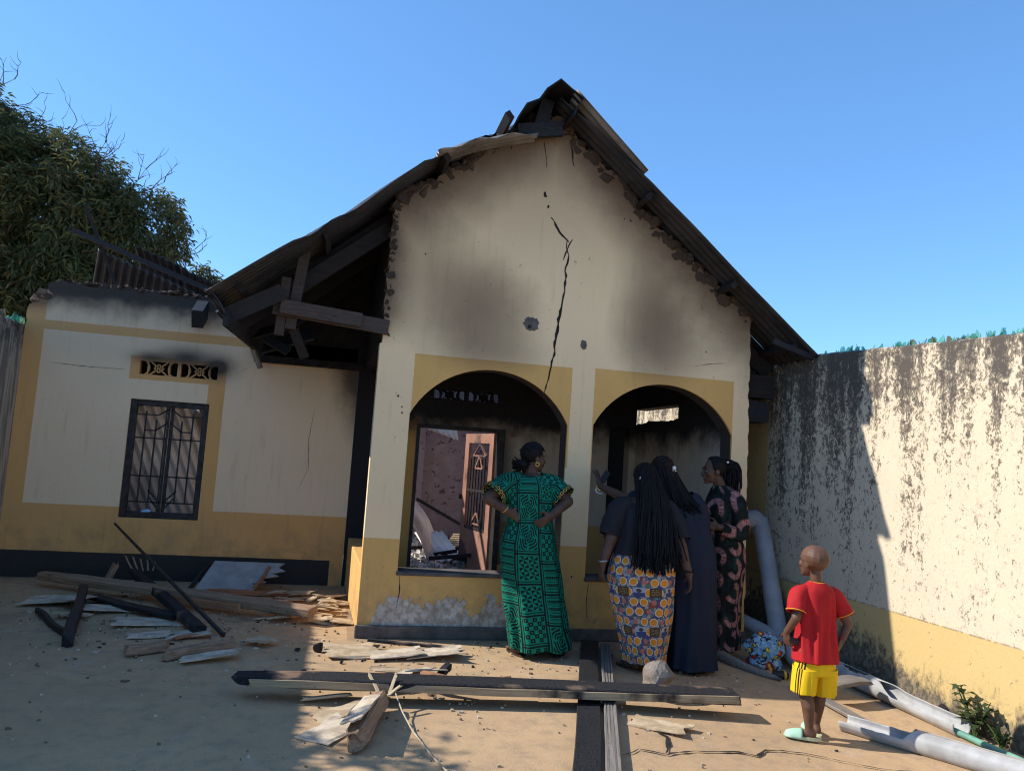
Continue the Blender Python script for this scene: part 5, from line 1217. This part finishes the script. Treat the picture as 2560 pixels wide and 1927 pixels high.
# ---- woman with waist-long braids
def woman_braids():
    B = Vector((2.40, 5.70, gz(2.40, 5.70))); m = MB(); hc = Vector((.012, .10, 1.478)); HM = rotz(R(8)) @ Matrix.Rotation(R(-8), 3, 'X'); nk = Vector((0, .045, 1.30))
    head_shapes(m, hc, HM, 1.0, nk, (.05, .058))
    sl, sr = Vector((-.20, .035, 1.235)), Vector((.175, .035, 1.24)); el, er = Vector((-.300, -.03, .985)), Vector((.262, -.09, .965)); wl, wr = Vector((-.355, -.05, .825)), Vector((.300, -.17, .775))
    m.cap((-.15, .03, 1.25), .075, (.14, .03, 1.25), .075); m.cap((0, .03, 1.2), .13, (0, 0, .98), .135); m.cap((-.08, 0, .86), .13, (.08, 0, .86), .13)
    for s, e, w in ((sl, el, wl), (sr, er, wr)): m.cap(s, .064, e, .050); m.cap(e, .048, w, .030)
    hand(m, wl, (-.10, .1, -1), (.9, .2, 0), (0, 1, 0), .45); hand(m, wr, (.22, .1, -1), (-.9, .2, 0), (0, 1, 0), .5)
    fa, fb = Vector((-.04, .02, .085)), Vector((.10, -.06, .085))
    m.cap((-.07, 0, .85), .11, (-.05, .03, .45), .075); m.cap((-.05, .03, .45), .07, fa, .038); m.cap((.07, 0, .85), .11, (.09, .0, .45), .075); m.cap((.09, 0, .45), .07, fb, .038)
    foot(m, fa, (-.4, .9)); foot(m, fb, (.5, .85))
    o = link('person', blob(m, .0055, 4), SK, None, B); tag(o, 'woman with waist-long black braids in a charcoal shirt and orange flower-print skirt', 'person')
    brn = simple('brown_sandal', (.20, .10, .06), (.13, .065, .04), 20, .7)
    sole(o, fa, (-.4, .9), brn, SOLE); sole(o, fb, (.5, .85), brn, SOLE)
    c = Cloth(); c.body([(.955, -.01, .0, .205, .150, .002), (.90, -.01, .0, .236, .174, .003), (.80, -.012, -.005, .262, .195, .004), (.68, -.015, -.005, .266, .195, .005), (.50, .0, 0, .245, .18, .006), (.30, .02, 0, .205, .155, .008), (.12, .035, -.01, .165, .135, .010), (.085, .037, -.01, .163, .133, .011)], seed=5, circ=1.45)
    c.obj('skirt', PS, o)
    c = Cloth(); c.body([(1.315, 0, .045, .075, .07, 0), (1.29, 0, .04, .14, .095, .001), (1.24, 0, .035, .205, .13, .003), (1.15, -.005, .025, .225, .155, .006), (1.05, -.008, .01, .232, .170, .008), (.96, -.01, .0, .246, .186, .007), (.90, -.01, .0, .258, .198, .007)], seed=6)
    c.sleeve([(-.12, .035, 1.26), (-.21, .035, 1.225), (-.265, .018, 1.12), (-.292, .006, 1.025)], [.08, .088, .085, .085], seed=3); c.sleeve([(.10, .035, 1.26), (.185, .030, 1.225), (.238, -.02, 1.11), (.258, -.066, 1.01)], [.08, .088, .085, .085], seed=4)
    c.obj('shirt', CHAR, o)
    h = MB(); hair_cap(h, hc, HM, 1.0, .06, grow=1.1); h.obj('hair', HAIR, o, True)
    rnd = random.Random(4); st, en = [], []
    for i in range(190):
        a = rnd.uniform(-2.2, 2.2); t_ = rnd.uniform(.35, 1.75); q = Vector((math.sin(t_)*math.sin(a)*.084, -.012-math.sin(t_)*math.cos(a)*.106, .03+math.cos(t_)*.094)); p = hc+HM @ q
        st.append(p); x = q.x*1.9+rnd.gauss(0, .038); en.append(Vector((.012+x, -.210-.03*rnd.random()+abs(x)*.16, rnd.uniform(.75, .90)+abs(x)*.22)))
    def mid(a, b): return Vector((a.x*1.75+.004, min(a.y-.055, -.13), 1.30))
    braids(o, 'braids', HAIR, st, en, .0072, 3, mid, 18)
    for i, (x, z) in enumerate(((-.075, .0), (.072, -.035))):
        e = MB(); e.ell(hc+Vector((x, -.10, z)), (.009, .006, .014)); e.obj('hair_bead', GOLD if i else PEARL, o, True)
    w = MB(); w.tube([wl+Vector((.034*math.cos(a), .034*math.sin(a), .012+.006*math.cos(a))) for a in [i*6.283/16 for i in range(17)]], .008, 6); w.obj('wrist_watch', simple('steel', (.35, .35, .36), (.25, .25, .26), 20, .35, metal=.8), o, True)
    w = MB(); w.tube([wr+Vector((.033*math.cos(a), .033*math.sin(a), .02)) for a in [i*6.283/16 for i in range(17)]], .006, 6); w.obj('bracelet', HAIR, o, True)
woman_braids()

# ---- woman in the long navy dress, one hand on the pier
def woman_navy():
    B = Vector((2.83, 5.79, gz(2.83, 5.79))); m = MB(); hc = Vector((-.185, .215, 1.555)); HM = rotz(R(14)) @ Matrix.Rotation(R(-12), 3, 'X'); nk = Vector((-.13, .12, 1.385))
    head_shapes(m, hc, HM, 1.0, nk, (.05, .058))
    sl, sr = Vector((-.27, .14, 1.325)), Vector((.045, .06, 1.30)); el, wl = Vector((-.415, .40, 1.30)), Vector((-.565, .655, 1.385)); er, wr = Vector((.115, .05, 1.05)), Vector((.135, .12, .93))
    m.cap((-.22, .11, 1.33), .075, (.0, .07, 1.31), .075); m.cap((-.1, .08, 1.27), .13, (-.02, 0, 1.0), .14); m.cap((-.06, 0, .9), .13, (.08, 0, .9), .13)
    m.cap(sl, .062, el, .048); m.cap(el, .048, wl, .031); m.cap(sr, .064, er, .050); m.cap(er, .048, wr, .032)
    hand(m, wl, (-.22, .30, 1.0), (-.55, .8, 0), (.5, .3, .3), .16, spread=.3); hand(m, wr, (.05, .1, -1), (-.9, .2, 0), (0, 1, 0), .4)
    m.cap((0, 0, .85), .11, (0, .02, .1), .05); fa = Vector((.06, -.10, .085)); m.cap((.06, 0, .5), .06, fa, .036); foot(m, fa, (.6, .8))
    o = link('person', blob(m, .0055, 4), SK, None, B); tag(o, 'woman in a plain navy dress with pearl hair beads, one hand on the pier', 'person'); sole(o, fa, (.6, .8), SOLE)
    c = Cloth(); c.body([(1.43, -.135, .125, .066, .062, 0), (1.41, -.13, .12, .11, .085, 0), (1.375, -.125, .115, .165, .105, .001), (1.31, -.11, .095, .21, .13, .003), (1.2, -.075, .06, .215, .155, .005), (1.05, -.035, .02, .205, .165, .006), (.9, .0, .0, .205, .185, .004), (.7, .015, -.01, .200, .185, .005), (.4, .03, -.01, .195, .175, .008), (.12, .035, -.015, .195, .17, .011), (.03, .035, -.02, .20, .175, .012)], seed=9, circ=1.4)
    c.sleeve([(-.2, .11, 1.34), (-.285, .15, 1.325), (-.34, .25, 1.31), (-.375, .325, 1.305)], [.08, .084, .074, .070], seed=5); c.sleeve([(-.02, .06, 1.33), (.05, .06, 1.29), (.09, .055, 1.2), (.105, .05, 1.125)], [.08, .088, .082, .080], seed=6)
    c.obj('dress', NAVY, o)
    h = MB(); hair_cap(h, hc, HM, 1.0, .06, grow=1.10); h.obj('hair', HAIRB, o, True)
    rnd = random.Random(8); st, en = [], []
    for i in range(130):
        a = rnd.uniform(-2.1, 2.1); t_ = rnd.uniform(.4, 1.8); q = Vector((math.sin(t_)*math.sin(a)*.084, -.012-math.sin(t_)*math.cos(a)*.106, .03+math.cos(t_)*.094)); p = hc+HM @ q
        st.append(p); x = q.x*1.35+rnd.gauss(0, .028); en.append(Vector((hc.x+.085+x, -.075-.03*rnd.random()+abs(x)*.2, rnd.uniform(1.14, 1.30))))
    braids(o, 'braids', HAIRB, st, en, .0065, 5, lambda a, b: Vector((a.x*.6+b.x*.4, min(a.y-.05, .06), 1.42)), 14)
    for i, (x, z, r) in enumerate(((.060, .010, .017), (.045, -.012, .009), (.072, -.014, .008), (.022, -.016, .008), (.030, -.040, .007))):
        e = MB(); e.ell(hc+Vector((x, -.112, z+.02)), (r, r, r)); e.obj('pearl_bead', PEARL, o, True)
    w = MB(); w.tube([wl+Vector((.034*math.cos(a)+.003, .022*math.sin(a)-.012, .026*math.sin(a)-.012)) for a in [i*6.283/16 for i in range(17)]], .008, 6); w.ell(wl+Vector((.01, -.04, -.005)), (.018, .008, .016)); w.obj('wrist_watch', GOLD, o, True)
    w = MB(); w.tube([wl+Vector((-.01+.034*math.cos(a), .022*math.sin(a)-.026, .026*math.sin(a)-.038)) for a in [i*6.283/16 for i in range(17)]], .006, 6); w.obj('bracelet', PEARL, o, True)
    ph = MB(); ph.box((-.030, -.005, -.055), (.030, .005, .055)); p = ph.obj('mobile_phone', simple('black_phone', (.01, .01, .012), (.015, .015, .017), 5, .5, bump=0)); bevel(p, .006, 3)
    p.location = B+wl+Vector((.045, .005, .085)); p.rotation_euler = (R(-15), R(24), R(-50)); tag(p, 'black mobile phone held against the pier between the arches', 'phone')
woman_navy()

# ---- woman in the pink and green tie-dye dress, in profile
def woman_tiedye():
    B = Vector((3.35, 6.20, gz(3.35, 6.20))); m = MB(); hc = Vector((-.125, .0, 1.572)); HM = rotz(R(82)) @ Matrix.Rotation(R(-4), 3, 'X'); nk = Vector((-.045, 0, 1.40))
    P = head_shapes(m, hc, HM, 1.03, nk, (.047, .054))
    m.cap((-.01, -.11, 1.34), .06, (-.01, .11, 1.34), .06); m.cap((-.01, 0, 1.3), .105, (0, 0, 1.05), .10); m.cap((0, -.05, .9), .105, (0, .05, .9), .105); m.cap((-.08, -.07, 1.22), .07, (-.08, .07, 1.22), .07)
    sl, el, wl = Vector((.005, -.16, 1.32)), Vector((.045, -.185, 1.06)), Vector((-.155, -.17, 1.10)); m.cap(sl, .050, el, .044); m.cap(el, .043, wl, .030); hand(m, wl, (-1, .25, .15), (.1, .9, -.2), (0, 0, 1), .4)
    sr, er, wr = Vector((.005, .16, 1.32)), Vector((.0, .19, 1.06)), Vector((-.17, .10, 1.08)); m.cap(sr, .058, er, .046); m.cap(er, .045, wr, .03); hand(m, wr, (-.8, -.6, .1), (.1, .3, -1), (0, 0, 1), .5)
    fa, fb = Vector((-.05, -.08, .085)), Vector((.03, .08, .085)); m.cap((0, -.06, .85), .105, (-.01, -.07, .46), .07); m.cap((-.01, -.07, .46), .066, fa, .036); m.cap((0, .06, .85), .105, (0, .07, .46), .07); m.cap((0, .07, .46), .066, fb, .036)
    foot(m, fa, (-1, -.15)); foot(m, fb, (-1, .1))
    o = link('person', blob(m, .005, 3), SK, None, B); tag(o, 'smiling woman with a ponytail in a pink and dark green tie-dye dress', 'person'); sole(o, fa, (-1, -.15), SOLE); sole(o, fb, (-1, .1), SOLE)
    for s in (-1, 1):
        e = MB(); e.ell(P(s*.030, .0805, -.004), (.0110, .008, .0048), HM); e.obj('eye', EYEW, o, True); e = MB(); e.ell(P(s*.030, .0865, -.004), (.0055, .004, .0050), HM); e.obj('iris', HAIR, o, True)
        e = MB(); e.tube([P(s*.012, .098, .022), P(s*.030, .096, .030), P(s*.050, .080, .024)], [.003, .0035, .002], 5); e.obj('eyebrow', HAIR, o, True)
    e = MB(); e.ell(P(0, .0975, -.0615), (.017, .006, .0030), HM); e.obj('teeth', PEARL, o, True)
    c = Cloth(); c.body([(1.445, -.05, 0, .062, .066, 0), (1.425, -.045, 0, .085, .105, .001), (1.365, -.018, 0, .122, .182, .002), (1.24, -.035, 0, .155, .18, .004), (1.12, -.025, 0, .125, .155, .006), (1.05, -.012, 0, .118, .15, .005), (.92, .01, 0, .15, .18, .004), (.8, .012, 0, .155, .185, .006), (.5, .0, 0, .14, .175, .010), (.2, -.0, 0, .145, .17, .014), (.07, .0, 0, .15, .172, .016)], seed=12, circ=1.2)
    c.sleeve([(-.005, -.11, 1.36), (.01, -.165, 1.31), (.038, -.185, 1.18), (.05, -.188, 1.06), (-.03, -.182, 1.06), (-.12, -.172, 1.088)], [.065, .074, .070, .066, .060, .050], seg=34, seed=7, v0=1.4); c.sleeve([(-.005, .11, 1.36), (.01, .165, 1.31), (.02, .185, 1.18), (.0, .19, 1.06), (-.09, .15, 1.07)], [.065, .074, .070, .066, .055], seg=26, seed=8, v0=1.2)
    c.obj('dress', PD, o)
    h = MB(); hair_cap(h, hc, HM, 1.03, .045, grow=1.06); h.ell(hc+Vector((.105, 0, .055)), (.035, .036, .034)); h.ell(hc+Vector((.175, 0, -.02)), (.042, .046, .085)); h.obj('hair', HAIR, o, True)
    rnd = random.Random(6); st, en = [], []
    for i in range(140):
        a = rnd.uniform(0, 6.28); r_ = rnd.random()**.5*.040; st.append(hc+Vector((.115+.01*math.cos(a), r_*math.sin(a), .06+r_*math.cos(a)))); en.append(hc+Vector((.170+rnd.gauss(0, .030), rnd.gauss(0, .040), rnd.uniform(-.20, -.09))))
    braids(o, 'ponytail', HAIR, st, en, .0075, 7, lambda a, b: Vector((b.x+.035, (a.y+b.y)*.7, a.z+.03)), 12)
    e = MB(); e.ell(hc+Vector((.112, -.03, .080)), (.013, .008, .010)); e.obj('hair_clip', PEARL, o, True)
woman_tiedye()

# ---- boy in the red shirt
def boy():
    B = Vector((2.985, 4.34, gz(2.985, 4.34))); m = MB(); hc = Vector((-.015, .01, 1.072)); HM = rotz(R(16)) @ Matrix.Rotation(R(6), 3, 'X'); nk = Vector((0, -.005, .925)); k = .90
    head_shapes(m, hc, HM, .92, nk, (.034, .037)); m.ell(hc+Vector((0, -.012, .028)), (.079, .093, .080), HM)
    sl, sr = Vector((-.115, 0, .875)), Vector((.115, 0, .868)); el, er = Vector((-.165, -.045, .735)), Vector((.205, -.035, .705)); wl, wr = Vector((-.185, .02, .640)), Vector((.150, -.055, .615))
    m.cap((-.085, 0, .875), .045, (.085, 0, .87), .045); m.cap((0, 0, .84), .085, (0, 0, .60), .085); m.cap((-.04, 0, .52), .08, (.05, 0, .52), .08)
    for s, e, w in ((sl, el, wl), (sr, er, wr)): m.cap(s, .036, e, .029); m.cap(e, .028, w, .020)
    hand(m, wl, (.1, .1, -1), (.9, .3, 0), (.2, 1, 0), .75, .72); hand(m, wr, (-.45, -.1, -.85), (-.6, .8, 0), (.6, .5, 0), .45, .72)
    fa, fb = Vector((-.045, -.03, .075)), Vector((.055, .05, .075))
    m.cap((-.055, 0, .5), .068, (-.062, .005, .31), .046); m.cap((-.062, .005, .31), .044, (-.055, -.03, .21), .040); m.cap((-.055, -.03, .21), .040, fa, .024); m.cap((.06, 0, .5), .068, (.058, .02, .30), .046); m.cap((.058, .02, .30), .044, (.056, .03, .2), .039); m.cap((.056, .03, .2), .039, fb, .024)
    foot(m, fa, (-.85, .5), .72); foot(m, fb, (.15, 1), .72)
    o = link('person', blob(m, .0042, 4), SKB, None, B); tag(o, 'small boy with a shaved head in a red shirt and yellow shorts, seen from behind', 'person')
    c = Cloth(); c.body([(.955, .0, -.003, .042, .042, 0), (.940, .0, -.003, .070, .055, .001), (.90, 0, -.003, .118, .075, .002), (.84, 0, -.003, .128, .088, .004), (.74, 0, -.003, .122, .092, .009), (.64, 0, -.003, .118, .094, .012), (.55, .002, -.003, .127, .102, .011), (.475, .003, -.003, .138, .112, .006)], n=64, seg=48, seed=15)
    c.sleeve([(-.07, 0, .89), (-.12, -.003, .870), (-.148, -.02, .82), (-.163, -.035, .77)], [.048, .056, .055, .056], seed=9, fd=.002); c.sleeve([(.07, 0, .885), (.12, -.003, .865), (.165, -.015, .805), (.188, -.025, .755)], [.048, .056, .055, .056], seed=10, fd=.002)
    c.obj('shirt', RED, o, .003)
    yl = simple('yellow_trim', (.72, .42, .03), (.66, .38, .03), 20, .8)
    for p, d in ((Vector((-.1605, -.0325, .777)), Vector((-.27, -.24, -.9))), (Vector((.1845, -.0235, .764)), Vector((.40, -.17, -.87)))):
        d.normalize(); u = d.cross(Vector((0, 1, 0))).normalized(); w = d.cross(u); t = MB(); t.tube([p+u*.0585*math.cos(a)+w*.0585*math.sin(a) for a in [i*6.283/24 for i in range(25)]], .0026, 5); t.obj('sleeve_piping', yl, o, True)
    t = MB(); t.tube([(.046*math.cos(a), -.003+.046*math.sin(a), .952) for a in [i*6.283/24 for i in range(25)]], .003, 5); t.obj('collar_piping', yl, o, True)
    ms = Mat('yellow_striped_shorts'); q = ms.tc('UV'); u, v_, _ = ms.sep(q); st_ = ((u-.535).abs().lt(.0085)+(u-.565).abs().lt(.0085)+(u-.595).abs().lt(.0085)).clamp(); n_ = ms.noise(q, 6, 3)
    sm = ms.out(ms.mix(st_, ms.mix(n_, (.74, .48, .006), (.66, .41, .005)), (.012, .010, .006)), .75, ms.noise(q, 500, 2), .1, .002)
    c = Cloth(); c.body([(.54, .003, -.003, .110, .082, .001), (.48, .003, -.003, .118, .090, .001), (.43, .003, -.003, .130, .094, .002), (.40, .003, -.003, .132, .094, .002)], n=64, seg=10, seed=16, circ=1.0)
    c.body([(.435, -.060, -.003, .070, .092, .001), (.36, -.066, -.003, .072, .084, .003), (.285, -.070, -.003, .071, .080, .005)], n=48, seg=14, seed=17, circ=1.0); c.body([(.435, .068, -.003, .068, .092, .001), (.36, .074, .002, .068, .084, .003), (.268, .072, .006, .066, .080, .006)], n=48, seg=14, seed=18, circ=.48)
    c.obj('shorts', sm, o, .003)
    mint = simple('mint_clog', (.42, .62, .44), (.36, .55, .40), 14, .5, bump=.1); yel = simple('worn_clog_sole', (.50, .50, .30), (.40, .40, .24), 14, .6)
    for a, d in ((fa, (-.85, .5)), (fb, (.15, 1))):
        sole(o, (a.x, a.y, a.z+.012), d, yel, None, .80)
        dd = Vector((d[0], d[1], 0)).normalized(); ss_ = Vector((dd.y, -dd.x, 0)); P_, F_ = [], []; nr, nc = 8, 14
        for i in range(nr+1):
            for j in range(nc+1):
                t = math.pi*j/nc; f = i/nr; w = (.040 if f < .6 else .040*math.sqrt(max(0, 1-((f-.6)/.4)**2))+.002); hgt = .050*(1-.55*f*f) if f < 1 else .004
                P_.append(a+dd*(.038+.105*f)+ss_*w*math.cos(t)+Vector((0, 0, -.060+hgt*math.sin(t)+.004)))
        F_ = [(i*(nc+1)+j, i*(nc+1)+j+1, (i+1)*(nc+1)+j+1, (i+1)*(nc+1)+j) for i in range(nr) for j in range(nc)]
        solid(link('clog_upper', mesh(P_, F_, True), mint, o), .006)
    w = MB(); w.tube([wr+Vector((.022*math.cos(a), .022*math.sin(a), .012)) for a in [i*6.283/16 for i in range(17)]], .003, 5); w.obj('wrist_band', simple('red_band', (.4, .03, .02), (.3, .02, .02), 20, .7), o, True)
    ph = MB(); ph.box((-.04, -.006, -.02), (.04, .006, .02)); p = ph.obj('dark_stick', MT['iron']); p.location = B+wl+Vector((.045, -.01, -.052)); p.rotation_euler = (0, R(12), R(-20)); bevel(p, .004); tag(p, 'small dark grey object held in the hand of the boy', 'toy')
boy()
# ------------------------------------------------------------------ pipes, bundle and odds and ends by the right wall
def pipe(name, p, q, r, mat, label, keep=None, n=28, seg=40, th=.006, cat='pipe', group=None, bend=0):
    """plastic pipe; keep(s, theta) says which bits of the shell are still there"""
    p, q = Vector(p), Vector(q); d = (q-p); L = d.length; d.normalize(); u = Vector((0, 0, 1))-d*d.z; u.normalize(); w = d.cross(u); vs_, fs = [], []
    for i in range(seg+1):
        s = i/seg
        for j in range(n):
            t = 2*math.pi*j/n; vs_.append(d*L*s+(u*math.cos(t)+w*math.sin(t))*r*(1+.015*mnoise.noise(Vector((s*5, t, r))))+u*bend*math.sin(math.pi*s))
    for i in range(seg):
        for j in range(n):
            t = 2*math.pi*(j+.5)/n; t = t if t <= math.pi else t-2*math.pi
            if keep is None or keep((i+.5)/seg, t): fs.append((i*n+j, i*n+(j+1) % n, (i+1)*n+(j+1) % n, (i+1)*n+j))
    o = link(name, mesh(vs_, fs, True), mat, None, p); solid(o, th); tag(o, label, cat, group); return o
G = -.05
def open_pipe(name, p, q, r, mat, label, gap, t0=0, n=30, seg=110, hole=None, th=.006):
    """plastic pipe whose shell is open over a half-angle gap(s) about the direction t0 (0 = up)"""
    p, q = Vector(p), Vector(q); d = (q-p); L = d.length; d.normalize(); u = Vector((0, 0, 1))-d*d.z; u.normalize(); w = d.cross(u); vs_, fs = [], []
    for i in range(seg+1):
        s = i/seg; a = gap(s)+(.05*mnoise.noise(Vector((s*30, r, 1))) if gap(s) > .05 else 0); b = gap(s)+(.07*mnoise.noise(Vector((s*25, r, 5))) if gap(s) > .05 else 0)
        for j in range(n+1):
            t = t0+lerp(a, 2*math.pi-b, j/n); vs_.append(d*L*s+(u*math.cos(t)+w*math.sin(t))*r*(1+.012*mnoise.noise(Vector((s*5, t, r)))+.10*min(1, gap(s))*(1 if abs(j/n-.5) > .35 else 0)*.5))
    for i in range(seg):
        for j in range(n):
            t = t0+2*math.pi*(j+.5)/n
            if hole and hole((i+.5)/seg, math.atan2(math.sin(t), math.cos(t))): continue
            k = i*(n+1)+j; fs.append((k, k+1, k+n+2, k+n+1))
    o = link(name, mesh(vs_, fs, True), mat, None, p); solid(o, th); tag(o, label, 'pipe'); return o
def g2(s): return .0 if s < .56 else 1.25*sst(.56, .70, s)-.25*sst(.9, 1, s)
open_pipe('grey_pipe', (4.06, 6.15, .045), (4.09, 4.36, G+.062), .066, MT['pvc'], 'burst grey plastic pipe lying along the foot of the mouldy wall', g2, .25, hole=lambda s, t: ((s-.43)/.075)**2+((t-.1)/.62)**2 < 1+.25*math.sin(9*t))
def g3(s): return 1.35*(1-sst(.30, .36, s))
open_pipe('grey_pipe', (3.33, 4.52, G+.062), (3.98, 3.42, G+.062), .066, MT['pvc'], 'grey plastic pipe in the near corner with one end split into a trough', g3, .1)
hs = MB(); hs.tube([(4.06, 4.44, G+.03), (4.075, 4.2, G+.024), (4.09, 3.9, G+.022), (4.12, 3.4, G+.022)], .021, 12); tag(hs.obj('green_pipe', MT['mint'], None, True), 'thin faded green pipe running on from the burst grey pipe', 'pipe')
pipe('waste_pipe', (4.115, 6.90, 1.06), (4.075, 6.44, .02), .080, MT['pvcd'], 'upright grey waste pipe leaning beside the right end of the facade')
el = MB(); pts = [(3.76, 6.92, .98), (3.86, 6.92, 1.045), (3.96, 6.92, 1.105), (4.05, 6.915, 1.125), (4.10, 6.905, 1.09), (4.115, 6.895, 1.03)]; el.tube(pts, [.085, .086, .088, .088, .088, .086], 20); tag(el.obj('pipe_elbow', MT['pvcd'], None, True), 'grey elbow joining the upright waste pipe to the house', 'pipe')
pipe('waste_pipe', (3.80, 6.86, .20), (4.06, 6.42, .08), .062, MT['pvcd'], 'grey pipe lying behind the cloth bundle under the upright pipe')
pipe('grey_pipe', (3.93, 6.20, .09), (3.80, 5.70, .05), .066, MT['pvc'], 'short open-ended grey pipe beside the cloth bundle')
plank('grey_plank', (3.52, 4.98, .10), (3.90, 5.06, .115), .16, .03, MT['grey'], 'short grey plank end resting across the burst pipe', 'plank', seed=71)
plank('grey_plank', (3.56, 5.38, G+.03), (3.53, 4.52, G+.03), .09, .022, MT['grey'], 'narrow grey plank with a broken end behind the boy', 'plank', splinter=(.02, .12), seed=72)
def wob_log():
    m = MB(); a, b = Vector((3.10, 6.45, .03)), Vector((3.50, 5.52, G+.04)); pts, rr = [], []
    for i in range(15):
        t = i/14; p = a.lerp(b, t)+Vector((.02*math.sin(t*7), 0, .012*math.sin(t*5))); pts.append(p); rr.append(lerp(.030, .050, math.sin(math.pi*min(1, t*1.2+.1)))*(1-.75*max(0, t-.85)*6.6*.9)+.004*mnoise.noise(Vector((t*9, 0, 0))))
    m.tube(pts, rr, 10); tag(m.obj('old_log', MT['grey'], None, True), 'dark weathered log lying in front of the cloth bundle', 'log')
wob_log()
def bundle():
    bm = bmesh.new(); bmesh.ops.create_icosphere(bm, subdivisions=6, radius=1)
    for v_ in bm.verts:
        c = v_.co.copy(); n1 = mnoise.noise(c*2.1+Vector((3, 0, 0))); n2 = mnoise.noise(c*5.5); rid = 1-abs(mnoise.noise(c*3.2+Vector((0, 7, 0))))*2
        r_ = 1+.20*n1+.07*n2+.10*rid; pinch = 1-.20*math.exp(-((c.z+.15)/.18)**2)
        v_.co = Vector((c.x*.165*r_*pinch, c.y*.14*r_*pinch, max(-.115, c.z*.155*r_)))
    me = bpy.data.meshes.new('bundle'); bm.to_mesh(me); bm.free(); me.polygons.foreach_set('use_smooth', [True]*len(me.polygons))
    m = Mat('flower_print_cloth'); p = m.tc('Object'); wv = m.noise(p, 9, 3, col=True)
    v1 = m.voro(p, 13.5, 'F1'); f2 = m.voro(p, 13.5, 'F1', 'Color'); h = m.sep(f2)[0]; n_ = m.noise(p, 40, 3)
    c = m.mix(m.noise(p, 22, 4).gt(.52), (.16, .30, .42), (.30, .42, .50)); c = m.mix(m.noise(p, 26, 3).gt(.58), c, (.01, .012, .015))
    pet = v1+(n_-.5)*.16; c = m.mix(pet.lt(.44), c, (.02, .012, .012)); c = m.mix(pet.lt(.38), c, m.mix(h.gt(.5), (.42, .035, .03), (.55, .38, .03))); c = m.mix(pet.lt(.17), c, m.mix(h.gt(.5), (.60, .42, .05), (.35, .03, .03)))
    o = link('cloth_bundle', me, m.out(c, .85), None, (3.60, 5.92, G+.125), (0, 0, .4)); tag(o, 'tied bundle of flower-print cloth beside the waste pipe', 'bundle')
    k = MB(); k.tube([(.10, -.06, .06), (.16, -.09, .12), (.19, -.06, .02), (.18, -.09, -.06)], [.01, .012, .010, .008], 6); k.obj('knot', simple('red_cloth', (.35, .05, .03), (.25, .03, .02), 20, .85), o, True)
bundle()
j = MB(); j.tube([(3.50, 5.62, G+.04), (3.56, 5.60, G+.04), (3.60, 5.59, G+.04), (3.615, 5.585, G+.04)], [.036, .036, .034, .022], 16); jo = j.obj('dark_jar', simple('dark_plastic', (.012, .010, .010), (.02, .018, .016), 8, .35)); tag(jo, 'small black plastic jar lying by the end of the log', 'jar'); y_ = MB(); y_.tube([(3.575, 5.595, G+.04), (3.593, 5.59, G+.04)], .0372, 16); y_.obj('jar_label', simple('yellow_label', (.55, .35, .04), (.45, .28, .03), 20, .6), jo)
# weeds at the foot of the right wall
def weed(x, y, h, n, label, mat, seed, spread=.5):
    rnd = random.Random(seed); W = empty('weed', (x, y, gz(x, y))); tag(W, label, 'plant', 'weeds at the foot of the wall'); m = MB(); vs_, fs = [], []
    for i in range(n):
        a = rnd.uniform(0, 6.28); hh = h*rnd.uniform(.6, 1); tip = Vector((-abs(math.cos(a))*spread*hh*.6+.02, math.sin(a)*spread*hh, hh)); pts = [Vector((0, 0, 0)), tip*.5+Vector((0, 0, .02)), tip]; m.tube(pts, [.006, .005, .003], 5)
        for j in range(7):
            t = .3+.7*j/6; p = pts[0].lerp(pts[2], t); b = rnd.uniform(0, 6.28); d = Vector((math.cos(b)*.8-.25, math.sin(b), rnd.uniform(-.1, .5))).normalized(); L = h*rnd.uniform(.22, .36); s = d.cross(Vector((0, 0, 1))).normalized()*L*.26; k = len(vs_)
            mid = p+d*L*.5+Vector((0, 0, .01)); vs_ += [p, p+d*L*.3+s*.8, mid+s, p+d*L, mid-s, p+d*L*.3-s*.8]; vs_[-3].z -= L*.15; fs += [(k, k+1, k+2, k+4, k+5), (k+2, k+3, k+4)]
    m.obj('stem', MT['fresh'], W); link('leaves', mesh(vs_, fs), mat, W)
MT['dull'] = leaf_mat('dull_weed_leaves', (.035, .06, .022), (.06, .09, .035), (.08, .10, .035))
weed(4.17, 4.34, .34, 6, 'broad-leaved dark green weed growing at the foot of the mouldy wall', MT['dull'], 3); weed(4.19, 4.16, .13, 7, 'low bright green weed beside the green pipe', MT['fresh'], 4, .9)
weed(4.20, 4.58, .08, 4, 'tiny weed at the foot of the wall beyond the broad-leaved weed', MT['fresh'], 5, .8)
